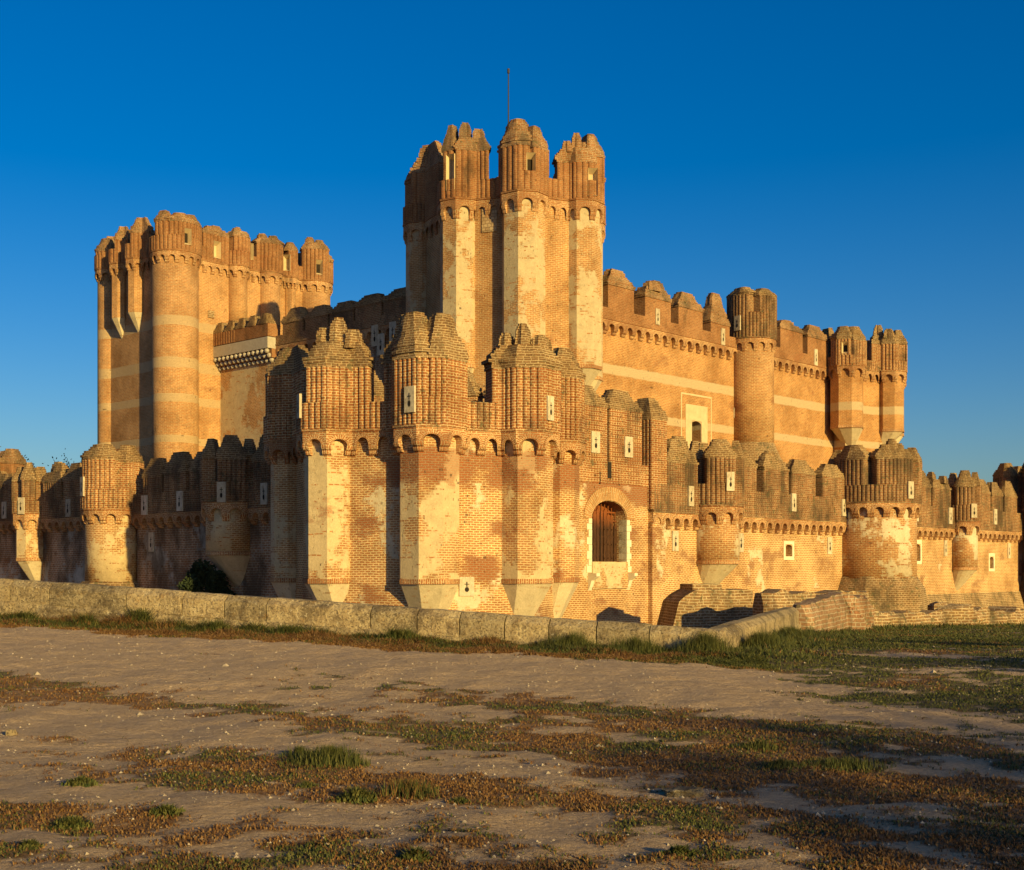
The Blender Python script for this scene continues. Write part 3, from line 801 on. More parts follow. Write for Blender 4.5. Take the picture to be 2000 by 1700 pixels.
mb = MB(); mb.prism(ngon(c, 2.1, 10, 10), MZ, .55, P2=ngon(c, 1.9, 10, 10)); mb.prism(ngon(c, 1.9, 10, 10), .55, .95, P2=ngon(c, 1.55, 10, 10)); mb.build('base', 'mossy', rt)
pt = parapet(rt, [P], 3.95, 4.65, 5.75, .2, .75, ('flute', 'cap'), [(161, 222, 7.3, 8.1, 1), (246, 281, 7.2, 8.1, 1)], auto=(1.5, .5), zb=7.2, zt=7.9)
put_plate(rt, pt, 163, 5.9, .45, 1.0, .05)
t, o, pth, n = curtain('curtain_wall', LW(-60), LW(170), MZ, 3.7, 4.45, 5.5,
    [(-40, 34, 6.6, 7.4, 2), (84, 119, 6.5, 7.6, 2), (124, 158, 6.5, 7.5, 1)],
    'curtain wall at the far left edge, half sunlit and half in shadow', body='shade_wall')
for px, z in ((136, 5.0), (10, 5.1)): put_plate(t, pth, px, z, .5, 1.0, .05)
p, _ = Path([LW(-60), LW(170)]).at(Path([LW(-60), LW(170)]).s_px(8))
c = LW(60, 1.9)
wall_turret(c, .85, 'small eight-sided turret on a long sharp cone near the left edge', zd=2.1, mer=[(42, 68, 6.7, 7.7, 1)], toward=c - NL * 3, pl=[(43, 5.2)], n=8, m='plastered', zc=5.5, zb=6.6, zt=7.5, drop=2.4)
cluster((-37.9, 84.5), 4.6, 1.2, (5.4, 6.2, 7.2, 8.4, 9.4), 'orange brick corner tower just visible at the left edge', par='inner_par', cap='cap_red', skip=(3, 4, 5), flute=False)

# ---- inner corner tower
C1 = Vector((.37, 74.8))
def RI(px, w=1.8): P = C1 + NR * w; return P + R_ * on_line(P, R_, px)
def LI(px, w=1.8): P = C1 + NL * w; return P + L_ * on_line(P, L_, px)
GZ = 0.0
ex = [((-5.25, 76.0), .98, 2), ((-2.83, 71.4), 1.15, -10), ((.62, 70.0), 1.22, -14), ((3.8, 71.6), 1.16, -14), ((4.35, 75.6), .95, 2), ((.4, 79.3), 1.1), ((-3.6, 79), 1.1)]
bp_ = ccw([Vector(p) for p in ((-5.4, 76), (-3.05, 71.1), (.65, 69.6), (3.95, 71.2), (4.45, 75.5), (3.2, 79), (.4, 79.6), (-3.7, 79.2))])
t, ip, ipolys = cluster(C1, 4.55, 1.2, (20.6, 21.65, 22.75, 24.2, 25.6), 'tallest tower in the middle, clustered eight-sided turrets and a thin mast on top', name='inner_tower', bodym='inner_tower', turm='inner_turret',
    par='inner_par', cap='cap_red', zbase=GZ, zd=12.6, drop=2.6, extra=ex, bpoly=bp_, group='towers of the inner castle', proj=.14, pitch=.9, phi0=2.4,
    mer=[(802, 858, 24.5, 26.0, 1), (864, 884, 24.3, 25.8, 1), (889, 954, 24.3, 25.8, 2), (973, 1030, 24.1, 25.7, 1), (1041, 1081, 24.0, 25.3, 1), (1089, 1164, 23.7, 25.3, 3)], fp=.3)
def niche(t, path, px, z0, z1, w=.5, name='window', depth=.35, pane='slit'):
    """splayed window cut into the parapet: pale reveals narrowing to a dark or plastered back"""
    s = path.s_px(px); p, n = path.at(s); u = Vector((-n.y, n.x)); a = w / 2; D = depth
    for ch in list(t.children):
        if not (ch.name.startswith('merlon') or ch.name.startswith('parapet')): continue
        bb = [Vector(c) + wloc(ch) for c in ch.bound_box]
        if min(c.x for c in bb) > p.x or max(c.x for c in bb) < p.x or min(c.y for c in bb) > p.y + .1 or max(c.y for c in bb) < p.y - .1: continue
        if min(c.z for c in bb) > z1 or max(c.z for c in bb) < z0: continue
        cb = MB(); cb.box(p + n * (.3 - D) / 2, u, n, a, (.3 + D) / 2, z0, z1); k = len(ch.data.polygons); old = ch.data.copy()
        d0 = [max(v.co[i] for v in old.vertices) - min(v.co[i] for v in old.vertices) for i in range(3)]
        cut(ch, [cb]); d1 = [0, 0, 0]
        if len(ch.data.vertices): d1 = [max(v.co[i] for v in ch.data.vertices) - min(v.co[i] for v in ch.data.vertices) for i in range(3)]
        if max(abs(a_ - b_) for a_, b_ in zip(d0, d1)) > .05: print('cut failed', ch.name); ch.data = old
    def q(uu, z, k): return (p.x + u.x * uu + n.x * k, p.y + u.y * uu + n.y * k, z)
    a -= .003; F0 = [(-a, z0 + .003), (a, z0 + .003), (a, z1 - .003), (-a, z1 - .003)]; b = a * .55; I0 = [(-b, z0 + .2), (b, z0 + .2), (b, z1 - .25), (-b, z1 - .25)]
    mb = MB()
    for i in range(4):
        j = (i + 1) % 4
        mb.add([q(*F0[i], .06), q(*F0[j], .06), q(*I0[j], .02 - D), q(*I0[i], .02 - D)])
        mb.add([q(*F0[i], .06), q(*F0[j], .06), q(*F0[j], -.03), q(*F0[i], -.03)])
    o = mb.build(name, 'splay', t)
    mb = MB(); mb.add([q(*k, .021 - D) for k in I0]); mb.build('opening', pane, o)
    return o
niche(t, ip, 881, 22.15, 24.1, .55, pane='splay'); niche(t, ip, 1036, 22.15, 23.7, .5); niche(t, ip, 1158, 21.9, 23.4, .55, pane='splay')
ib = Path(union(ipolys), True); s = ib.s_px(957); p, n = ib.at(s)
mb = MB(); mb.box(p + n * .02, Vector((-n.y, n.x)), n, .45, .04, 19.9, 21.5); mb.build('relief_panel', 'relief', t)
# mast
mt = thing('mast', (-.2, 72.0, 24.9), 'thin dark mast standing on top of the tallest tower', 'mast')
mb = MB(); mb.tube((-.2, 72, 22.8), (-.2, 72, 29.3), .045, .03, 8); mb.build('pole', 'iron', mt)
mb = MB(); mb.tube((-.2, 72, 29.15), (-.2, 72, 29.4), .07, .07, 8); mb.build('finial', 'iron', mt)
# ---- inner right curtain
iw = dict(body='inner', par='inner_par', cap='cap_red', flute=False, thick=2.2, pitch=.9, proj=.28, th=1.0)
t, o, pth, n = curtain('inner_wall', RI(1160), RI(1450), GZ, 15.7, 16.55, 17.25,
    [(1188, 1238, 18.65, 19.75, 1), (1260, 1310, 18.5, 19.7, 2), (1325, 1372, 18.4, 19.5, 1), (1388, 1425, 17.9, 20.0, 1)],
    'high golden brick wall between the tallest tower and the round stair tower, window with pale surround', **iw)
put_plate(t, pth, 1284, 17.4, .42, 1.0); put_plate(t, pth, 1411, 17.1, .45, 1.1)
wp = Path([RI(1160), RI(1450)]); p, _ = wp.at(wp.s_px(1360))
cb = MB(); arch_solid(cb, p, R_, NR, arch_poly(.55, 9.9, 11.0, rise=.25), -.9, .2); cut(o, [cb])
mb = MB()
for a, b, c1, d in ((-1.25, -.55, 9.2, 12.3), (.55, 1.25, 9.2, 12.3), (-.55, .55, 11.27, 12.3), (-.55, .55, 9.2, 9.9)):
    mb.box(p + R_ * (a + b) / 2 - NR * .01, R_, NR, (b - a) / 2, .04, c1, d)
for a, b, c1, d in ((-1.75, -1.65, 9.4, 13.0), (1.65, 1.75, 9.4, 13.0), (-1.65, 1.65, 12.88, 13.0)):
    mb.box(p + R_ * (a + b) / 2 - NR * .01, R_, NR, (b - a) / 2, .03, c1, d)
wf = mb.build('window', 'splay', t)
mb = MB(); mb.box(p - NR * .85, R_, NR, .55, .03, 9.9, 11.25); mb.build('pane', 'slit', wf)
c = RI(1468, 2.3)
rt = thing('stair_tower', (c.x, c.y, GZ), 'slim round tower in the middle of the right inner wall, dark crenellated head', 'tower', 'towers of the inner castle')
P = ngon(c, 1.52, 26, 0); prism_obj('body', P, 10, 16.9, 'stair', rt, True)
mb = MB(); mb.prism(ngon(c, 2.15, 26, 0), 6, 8.9, P2=ngon(c, 2.1, 26, 0)); mb.prism(ngon(c, 2.1, 26, 0), 8.9, 10.15, P2=ngon(c, 1.53, 26, 0)); mb.build('base', 'mossy', rt)
pt = parapet(rt, [P], 16.3, 17.15, 18.9, .14, .75, ('flute_dark', 'cap'), [(1418, 1462, 20.1, 20.7, 1), (1482, 1518, 20.0, 20.6, 1)], auto=(1.4, .6), zb=19.9, zt=20.5)
put_plate(rt, pt, 1442, 18.2, .5, 1.0, .05); pbd = Path(P, True); put_plate(rt, pbd, 1431, 12.2, .4, .7)
t, o, pth, n = curtain('inner_wall', RI(1485), RI(1640), GZ, 15.7, 16.55, 17.3,
    [(1524, 1568, 18.7, 19.5, 2), (1577, 1618, 18.6, 19.6, 1)],
    'banded brick wall between the round stair tower and the farthest turrets on the right', **iw)
put_plate(t, pth, 1593, 17.2, .45, 1.2)
NT_ = cluster((27.4, 100.6), 2.75, 1.2, (15.8, 16.6, 17.4, 18.7, 19.9), 'pair of tall eight-sided turrets on sharp cones at the right end of the inner castle', name='inner_tower', bodym='inner', turm='inner', par='flute', cap='cap',
    zbase=GZ, zd=12.1, drop=1.9, bpoly=ccw([Vector(p) for p in ((23.6, 99.5), (25.0, 97.2), (29.1, 99.9), (30.3, 102.8), (28, 105), (24, 103))]), extra=[((25.1, 97.1), 1.25), ((29.1, 99.8), 1.12), ((30.2, 102.8), .9)], group='towers of the inner castle', proj=.2, pitch=.85,
    mer=[(1623, 1661, 18.6, 19.6, 1), (1667, 1697, 18.5, 19.6, 1), (1703, 1756, 18.7, 20.1, 2)])
niche(NT_[0], NT_[1], 1651, 17.5, 18.4, .5)
# ---- inner left wall (in the tower's shadow) with projecting gallery
t, o, pth, n = curtain('inner_wall', LI(425), LI(815), GZ, 15.7, 16.55, 17.2,
    [(552, 590, 17.9, 18.9, 1), (596, 640, 17.9, 18.7, 1), (644, 690, 17.9, 18.6, 1), (694, 745, 18.0, 18.7, 1), (749, 812, 18.0, 18.7, 1)],
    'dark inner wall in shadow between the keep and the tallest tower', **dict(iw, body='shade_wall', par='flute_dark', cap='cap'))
for px, z in ((733, 16.0), (744, 15.4), (768, 16.0)): put_plate(t, pth, px, z, .6, 1.3)
gA_, gB_ = LI(437), LI(545); d = (gB_ - gA_).normalized()
gl = thing('gallery', (gA_.x, gA_.y, GZ), 'projecting gallery on rows of ball brackets, beside the keep', 'gallery')
prism_obj('wall', [gA_ + NL * .35, gB_ + NL * .35, gB_ - NL * .1, gA_ - NL * .1], GZ, 15.6, 'smooth2' if 'smooth2' in M else 'inner_turret', gl)
prism_obj('plaster_band', [gA_ + NL * .95, gB_ + NL * .95, gB_ - NL * .1, gA_ - NL * .1], 16.35, 17.1, 'band', gl)
mid_ = gA_ + (gB_ - gA_) * .42
mb = MB(); q = fluted([gA_ + NL * .93, mid_ + NL * .93], .3, .05); mb.prism(q + [mid_ - NL * .1, gA_ - NL * .1], 17.15, 18.0)
mb.prism([mid_ + NL * .93, gB_ + NL * .93, gB_ - NL * .1, mid_ - NL * .1], 17.151, 18.0); pr = mb.build('parapet', 'inner_par', gl)
Lg = (gB_ - gA_).length
for i in range(5):
    a = gA_ + d * (Lg * (i + .1) / 5); b = gA_ + d * (Lg * (i + .85) / 5)
    mb = MB(); cap_mesh(mb, ccw([a + NL * .95, b + NL * .95, b + NL * .1, a + NL * .1]), 18.0, 18.75, 1, 200 + i); mb.build('cap', 'cap', gl)
def ball(mb, c, r, mi=0):
    U, V = 8, 5
    for i in range(U):
        for j in range(V):
            P = []
            for (a, b) in ((i, j), (i + 1, j), (i + 1, j + 1), (i, j + 1)):
                th, ph = 2 * pi * a / U, pi * b / V
                P.append((c[0] + r * cos(th) * sin(ph), c[1] + r * sin(th) * sin(ph), c[2] - r * cos(ph)))
            mb.add(P, None, mi)
for i in range(13):
    p = gA_ + d * (Lg * (i + .5) / 13); mb = MB()
    for k in range(3):
        pp = p + NL * (.42 + .2 * k); ball(mb, (pp.x, pp.y, 15.62 + .28 * k), .17)
    mb.build('bracket', 'band', gl)
prism_obj('gallery_floor', [gA_ + NL * .6, gB_ + NL * .6, gB_ - NL * .1, gA_ - NL * .1], 15.75, 16.35, 'inner_par', gl)

# ---- keep
K = Vector((-23.04, 88.6))
kp = thing('keep', (K.x, K.y, GZ), 'big banded brick keep at the left back, round near corner and windows under its crown', 'castle keep')
kR = 12.0
KL0 = K + NL * .95                      # left face plane stands almost flush with the round corner
def KL(px): return KL0 + L_ * on_line(KL0, L_, px)
kL = on_line(KL0, L_, 205)
kb = ccw([KL0 - NR * .0, K + NR * .2 + R_ * .3, K + NR * .2 + R_ * kR, K + R_ * kR + L_ * kL, KL0 + L_ * kL])
prism_obj('body', kb, GZ, 22.8, 'keep', kp); kpolys = [kb]
def krt(c, r, z0, drop=0, n=24, m='keep'):
    P = ngon(c, r, n, 0)
    if drop:
        o = prism_obj('turret', P, z0, 22.75, m, kp, n > 12); mb = MB()
        q = K + R_ * kR / 2 + L_ * kL / 2; dd = (q - Vector(c)).normalized() * r * .6
        mb.cone(P, z0, (c[0] + dd.x, c[1] + dd.y, z0 - drop)); mb.build('pendant', 'smooth', o)
    else: prism_obj('turret', P, z0, 22.75, m, kp, True)
    kpolys.append(P)
krt(K + NL * .05 + NR * .1, 1.55, GZ)
krt(K + R_ * kR, 1.25, GZ)
krt(KL0 + L_ * kL - NL * .5, .95, GZ)
krt(KL(270) + NL * .1, .66, 19.3, 1.8, 8); krt(KL(237) + NL * .1, .62, 19.2, 1.9, 8)
krt(K + R_ * 4.95 + NR * .2, .72, 18.6, 1.2, 16); krt(K + R_ * 7.75 + NR * .2, .8, 17.0, 1.4, 16)
krt(K + R_ * 9.6 + NR * .2, .45, 17.0, 1.0, 12)
krt(K + R_ * kR + L_ * kL, 1.3, GZ)
kpath = parapet(kp, kpolys, 22.15, 22.95, 24.0, .17, .62, ('flute_k' if 'flute_k' in M else 'inner_par', 'cap_red'),
    [(187, 216, 24.2, 25.2, 1), (224, 250, 24.6, 25.6, 1), (254, 290, 24.7, 25.8, 1), (302, 327, 24.9, 25.7, 1), (331, 394, 24.9, 25.6, 2), (397, 447, 24.9, 25.6, 2), (456, 498, 25.0, 25.8, 2), (501, 553, 25.0, 25.7, 2), (556, 581, 24.9, 25.6, 1), (590, 642, 25.3, 26.2, 2)], zb=24.6, zt=25.6, fp=.3)
niche(kp, kpath, 367, 23.4, 24.5, .5, pane='slit'); niche(kp, kpath, 424, 23.3, 24.5, .6, pane='splay')
niche(kp, kpath, 560, 23.4, 24.6, .6, pane='splay'); niche(kp, kpath, 624, 23.4, 24.5, .5); niche(kp, kpath, 491, 23.7, 24.9, .3)
kk = Path(kb, True); p, n = kk.at(kk.s_px(412)); mb = MB(); mb.box(p + n * .02, Vector((-n.y, n.x)), n, .25, .05, 19.1, 19.6); mb.build('stone_shield', 'mossy', kp)
# inner courtyard blocks closing the far side (seen through crenels only)
t, o, pth, n = curtain('inner_wall', K + L_ * kL + R_ * 10, K + L_ * kL + R_ * 40, GZ, 15.7, 16.55, 17.2, [], 'plain back wall closing the inner castle behind the keep', **dict(iw))

# ================================================================ GROUND
wallL = Vector((-10.67, 27.0)); wallC = Vector((3.72, 22.95)); wallR = Vector((8.19, 37.0)); ruinE = Vector((12.4, 47.0))
wdir = (wallL - wallC).normalized(); farL = wallC + wdir * 60
edge = [farL, wallC, wallR, ruinE, Vector((23.7, 60.0)), Vector((75, 116))]     # outer rim of the moat
def sm(x, a, b):
    t = min(1, max(0, (x - a) / (b - a))); return t * t * (3 - 2 * t)
def segd(p, a, b):
    d = b - a; t = max(0, min(1, (p - a).dot(d) / d.length_squared)); return (p - (a + d * t)).length
def edged(p):
    return min(segd(p, a, b) for a, b in zip(edge, edge[1:]))
moatpoly = edge + [Vector((75, 300)), Vector((-140, 300))]
def gh(x, y):
    z = 0.0
    z += .042 * max(0, 4 - x) * sm(y, 8, 25) * .75
    z += .12 * sm(y, 14, 23)
    z -= .030 * max(0, y - 25) * sm(x, 3, 9)
    z += .022 * noise.fractal(Vector((x * 2.2, y * 2.2, 4)), .8, 2, 3) * sm(34 - y, 0, 10)
    z += .06 * noise.noise(Vector((x * .35, y * .35, 2))) + .025 * noise.noise(Vector((x * 1.6, y * 1.6, 5))) * sm(40 - y, 0, 15)
    return z
def height(x, y):
    p = Vector((x, y))
    if y > 22 and inside(p, moatpoly):
        d = edged(p)
        # castle stands on a levelled platform beyond the moat
        return gh(x, y) * 0 - .3 if False else gh(x, y) * (1 - sm(d, .25, 1.2)) + MZ * sm(d, .25, 1.2)
    return gh(x, y)
def gmask(x, y):
    """grass cover 0..1, and greenness"""
    p = Vector((x, y)); d = edged(p) if y > 8 else 20
    n1 = noise.fractal(Vector((x * .34 + .35 * y, y * .45 + x * .12, 1)), .8, 2, 6); n2 = noise.fractal(Vector((x * 2.2, y * 2.6, 7)), .7, 2, 5)
    c = .46 + n1 * 1.0 + n2 * .7
    c += .9 * (1 - sm(d, 1.0, 2.9))                                  # weeds at the wall foot
    if x < 5: c -= 1.0 * sm(d, 2.0, 3.0) * (1 - sm(d, 6.0, 8.5)) * (1 - sm(x, 2, 5))        # trodden sandy track along the wall
    c += .62 * sm(x, 2.5, 7) * sm(y, 11, 17) 
    c += .22 * math.exp(-((y - 13.2) / 1.4) ** 2) * sm(x, -3, -1)
    c += .16 * sm(x, 0, 3.5) * (1 - sm(y, 9.5, 12))
    g = .33 + .6 * sm(x, 0, 5) * sm(y, 9, 15) + .22 * (1 - sm(d, .4, 1.6)) + .8 * noise.fractal(Vector((x * .6, y * .9, 31)), 1, 2, 3)
    return max(0, min(1, c)), max(0, min(1, g))
# one sheet, fine near the camera, out to the horizon
def axis(fine0, fine1, step, far):
    v = []; k = fine0
    while k <= fine1: v.append(k); k += step
    s = step; k = fine1
    while k < far: s = min(s * 1.22, 200); k += s; v.append(k)
    s = step; k = fine0; pre = []
    while k > -far: s = min(s * 1.22, 200); k -= s; pre.append(k)
    return pre[::-1] + v
xs = axis(-13, 17, .12, 3000); ys = axis(3, 34, .12, 3000)
gv = []; att = []
for y in ys:
    for x in xs:
        gv.append((x, y, height(x, y)))
        if -20 < x < 45 and 0 < y < 75: c, g_ = gmask(x, y)
        else: c, g_ = .7, .5
        att.append((c, g_))
W_ = len(xs); gf = [(j * W_ + i, j * W_ + i + 1, (j + 1) * W_ + i + 1, (j + 1) * W_ + i) for j in range(len(ys) - 1) for i in range(W_ - 1)]
me = bpy.data.meshes.new('ground'); me.from_pydata(gv, [], gf)
a1 = me.attributes.new('cover', 'FLOAT', 'POINT'); a1.data.foreach_set('value', [a[0] for a in att])
a2 = me.attributes.new('green', 'FLOAT', 'POINT'); a2.data.foreach_set('value', [a[1] for a in att])
me.polygons.foreach_set('use_smooth', [True] * len(gf))
m, t_, b = mat('sandy_ground'); n = N(t_)
def attr(nm): q = t_.nodes.new('ShaderNodeAttribute'); q.attribute_name = nm; return q.outputs['Fac']
fn = n.noise(22, 6, .75); mn = n.noise(4.5, 6, .7); bn = n.noise(.8, 4)
sand = n.mix(n.ramp(mn, .3, .7), (.74, .515, .31), (.56, .375, .22))
sand = n.mix(n.ramp(fn, .35, .7), sand, n.mix(1.0, sand, (.66, .64, .62), 'MULTIPLY'))
sand = n.mix(n.ramp(n.noise(45, 2), .68, .72), sand, (.75, .62, .45))
dry = n.mix(n.ramp(n.noise(7, 5, .7), .35, .65), (.18, .078, .03), (.27, .145, .06))
grn = n.mix(n.ramp(n.noise(9, 5, .7), .35, .65), (.05, .05, .018), (.12, .10, .035))
gg = n.mix(n.ramp(n.math('ADD', attr('green'), n.math('MULTIPLY', n.math('SUBTRACT', mn, .5), .8)), .35, .75), dry, grn)
cv = n.ramp(n.math('ADD', attr('cover'), n.math('MULTIPLY', n.math('SUBTRACT', n.noise(10, 6, .75), .5), 1.1)), .44, .66)
n.link(n.mix(n.math('MULTIPLY', cv, .85), sand, gg), b.inputs['Base Color'])
nb = n.bump(fn, 1.0, .05); nb = n.bump(mn, 1.0, .10, nb); n.link(nb, b.inputs['Normal'])
me.materials.append(m)
gr = bpy.data.objects.new('ground', me); S.collection.objects.link(gr); tag(gr, None, None, kind='structure')
# castle platform above the moat, behind the outer ring
plat = [RW(1100, .5), RW(1985, .5), RW(1985, .5) + L_ * 60, LW(-60, .5) + R_ * 60, LW(-60, .5), LW(600, .5)]
mb = MB(); mb.prism(ccw(plat), MZ, 1.0); o = mb.build('castle_platform', simple('packed_earth', (.3, .22, .14), None, 4, .4), None); tag(o, None, None, kind='structure')

# ---- grass blades
gm1, t_, b = mat('grass_blade'); n = N(t_)
q = t_.nodes.new('ShaderNodeAttribute'); q.attribute_name = 'tint'; q.attribute_type = 'GEOMETRY'
n.link(q.outputs['Color'], b.inputs['Base Color']); b.inputs['Roughness'].default_value = .8
def blades_mesh(name, items):
    """items: (x,y,z,h,w,lean,az,color)"""
    v = []; f = []; col = []
    for (x, y, z, h, w_, ln, az, c) in items:
        k = len(v); ux, uy = cos(az), sin(az); lx, ly = cos(az + 1.57) * ln * h, sin(az + 1.57) * ln * h
        v += [(x - ux * w_, y - uy * w_, z - .01), (x + ux * w_, y + uy * w_, z - .01), (x + ux * w_ * .7 + lx * .4, y + uy * w_ * .7 + ly * .4, z + h * .6), (x - ux * w_ * .7 + lx * .4, y - uy * w_ * .7 + ly * .4, z + h * .6), (x + lx, y + ly, z + h)]
        f += [(k, k + 1, k + 2, k + 3), (k + 3, k + 2, k + 4)]; col += [c] * 5
    me = bpy.data.meshes.new(name); me.from_pydata(v, [], f)
    a = me.color_attributes.new('tint', 'FLOAT_COLOR', 'POINT'); a.data.foreach_set('color', [k for c in col for k in (c[0], c[1], c[2], 1)])
    me.materials.append(gm1); return me
def gcol(g, rnd):
    if g > .5: a, b_ = (.028, .042, .012), (.12, .11, .032)
    else: a, b_ = (.095, .038, .014), (.22, .125, .048)
    k = rnd.random(); return tuple(a[i] + (b_[i] - a[i]) * k for i in range(3))
rnd = random.Random(3); items = []
tries = 0
while len(items) < 290000 and tries < 1500000:
    tries += 1
    y = 6.5 + 52 * rnd.random() ** 2.0; x = y * rnd.uniform(-.42, .42)
    if y > 22 and inside(Vector((x, y)), moatpoly): continue
    if y < 32 and x < -13: continue
    if y > 36 and rnd.random() < .4: continue
    if rnd.random() < .3:
        k_ = rnd.random(); q_ = wallC + wdir * (k_ * 17 - .5); x, y = q_.x, q_.y - rnd.uniform(.05, 2.6)
    c, g_ = gmask(x, y)
    if rnd.random() > (c - .38) * 1.3: continue
    d = edged(Vector((x, y))) if y > 14 else 9
    h = rnd.uniform(.005, .02) * (1 + y / 30) + (.15 * rnd.random() ** 1.6 * (1 - sm(d, .5, 2.5)) * (.35 + 1.3 * max(0, noise.noise(Vector((x * 1.5, y * 1.5, 3))) + .3)))
    if y > 25: h *= 1.3
    g2 = g_ + rnd.uniform(-.3, .3)
    items.append((x, y, height(x, y), h, rnd.uniform(.002, .005) * (1 + y / 14), rnd.uniform(.3, 1.6), rnd.uniform(0, 6.28), gcol(g2, rnd)))
o = bpy.data.objects.new('grass', blades_mesh('grass', items)); S.collection.objects.link(o)
tag(o, 'short dry reddish and green grass spread in patches over the sandy ground', 'grass', kind='stuff')
# ---- gravel
mb = MB(); rnd = random.Random(5)
for i in range(11000):
    y = 6.8 + 20 * rnd.random() ** 1.6; x = y * rnd.uniform(-.41, .41)
    if y > 22 and inside(Vector((x, y)), moatpoly): continue
    if noise.noise(Vector((x * .9, y * .9, 8))) + .5 * noise.noise(Vector((x * 4, y * 4, 2))) < rnd.uniform(-.3, .35): continue
    z = height(x, y); r = rnd.uniform(.002, .008) * rnd.choice((.6, 1, 1, 1.8)) * (1 + y / 20) * (2.0 if rnd.random() < .03 else 1)
    a = [(x + r * cos(t_ + i) * rnd.uniform(.7, 1.2), y + r * sin(t_ + i) * rnd.uniform(.7, 1.2), z) for t_ in (0, 1.57, 3.14, 4.71)]
    tp = (x, y, z + r * .8)
    for k in range(4): mb.add([a[k], a[(k + 1) % 4], tp])
o = mb.build('gravel', simple('pale_pebble', (.46, .37, .27), (.26, .2, .14), 30, .3), None)
tag(o, 'small pale pebbles scattered over the sand', 'gravel', kind='stuff')
# ---- individual tufts
def ground_at(px, py):
    y = 12.0
    for _ in range(30): y = (EYE - gh((px - 1000) / F * y, y)) * F / (py - HY)
    return (px - 1000) / F * y, y
def tuft(px, py, w_, h, label, green=.8, dens=1.0, broad=False, name='grass_tuft', cat='grass tuft', group='green tufts on the sand'):
    x0, y0 = ground_at(px, py); z0 = gh(x0, y0); r = random.Random(int(px * 7 + py)); it = []
    for i in range(int(1300 * dens * max(.25, w_))):
        a = r.uniform(0, 6.28); q = min(1.0, abs(r.gauss(0, .5))) * w_ / 2 * (1 + .5 * noise.noise(Vector((cos(a) * 1.5, sin(a) * 1.5, x0)))); dx, dy = q * cos(a), q * sin(a) * .7
        k = max(.2, 1 - (q / (w_ / 2)) ** 2 * .6)
        k *= .7 + .6 * abs(noise.noise(Vector(((x0 + dx) * 5, (y0 + dy) * 5, 3))))
        it.append((dx, dy, gh(x0 + dx, y0 + dy) - z0, h * k * r.choice((.35, .5, .6, .8, 1, 1.15)), (.010 if broad else .0035) * r.uniform(.7, 1.3), r.uniform(.1, 1.2 if broad else .7), r.uniform(0, 6.28), gcol(green + r.uniform(-.3, .2), r)))
    o = bpy.data.objects.new(name, blades_mesh(name, it)); S.collection.objects.link(o); o.location = (x0, y0, z0)
    return tag(o, label, cat, group)
tuft(645, 1492, .78, .17, 'largest dense dark green grass clump in the middle of the foreground', .95, 3.0)
tuft(585, 1478, .35, .12, 'small dark tuft touching the left side of the largest green clump', .8, 1.5)
tuft(158, 1530, .30, .06, 'flat green leafy weed in the left foreground, above another one', .95, 1.5, True)
tuft(140, 1618, .30, .09, 'dark leafy weed low in the left foreground', .95, 1.8, True)
tuft(325, 1592, .26, .08, 'green leafy weed right of the dark one in the left foreground', .95, 1.8, True)
tuft(700, 1562, .34, .09, 'green weed just left of the taller yellowish tuft', .9, 1.8, True)
tuft(800, 1556, .55, .16, 'taller loose yellowish green tuft below the largest clump', .62, 1.6)
tuft(600, 1538, .2, .06, 'little green tuft below the largest clump', .8, 1.2)
tuft(900, 1568, .2, .05, 'small green tuft right of the yellowish tuft', .8, 1.2)
tuft(812, 1680, .22, .08, 'green tuft at the bottom edge below the yellowish tuft', .75, 1.5, True)
tuft(1330, 1668, .2, .06, 'small green weed at the bottom of the right foreground', .85, 1.3, True)
tuft(1480, 1462, .6, .09, 'low green tuft left of the long grassy streak on the right', .8, 1.3)
tuft(1525, 1500, .5, .09, 'low green tuft under the pale sand spot on the right', .85, 1.3)
tuft(1650, 1500, .9, .1, 'wide dark green tuft in the right foreground', .85, 1.4)
tuft(60, 1655, .14, .05, 'tiny weed near the lower left corner', .85, 1.5, True)
def wallfoot(px, off, w_, h, label, green=.9, broad=True, dens=1.2):
    P = wallC; tt = on_line(P, wdir, px); p = P + wdir * tt; nrm = Vector((wdir.y, -wdir.x)); nrm = nrm if nrm.y < 0 else -nrm
    p = p + nrm * off; y = p.y; x = p.x; py = HY + (EYE - gh(x, y)) * F / y
    tuft(pxof(p), py, w_, h, label, green, dens, broad, 'weed', 'weed', 'weeds at the foot of the stone parapet')
wallfoot(312, .7, .8, .5, 'bushiest green weed against the left part of the stone parapet')
wallfoot(100, .9, .9, .3, 'spreading weed at the parapet foot near the left edge')
wallfoot(225, 1.0, .8, .28, 'weed left of the bushiest one at the parapet foot', .7)
wallfoot(455, .7, .8, .28, 'green weed at the parapet foot, right of the bushiest one')
wallfoot(590, .6, 1.0, .28, 'low wide weed at the parapet foot left of the near tower', .8)
wallfoot(800, .5, 1.0, .3, 'weed at the parapet foot below the middle of the near tower', .9)
wallfoot(1130, .5, 1.4, .35, 'dark green grass clump at the parapet foot below the gate', .95, False, 2.2)
wallfoot(1250, .5, 1.4, .35, 'dark green grass clump at the parapet foot, left of the corner', .95, False, 2.2)
wallfoot(1385, .45, 1.3, .45, 'tall green grass clump at the corner of the stone parapet', .95, False, 2.6)
x_, y_ = (4.75, 24.8)
tuft(pxof((x_, y_)), HY + (EYE - gh(x_, y_)) * F / y_, 1.1, .38, 'tall grass just round the corner of the stone parapet', .95, 2.2, False, 'weed', 'weed', 'weeds at the foot of the stone parapet')
x_, y_ = (6.6, 30.5)
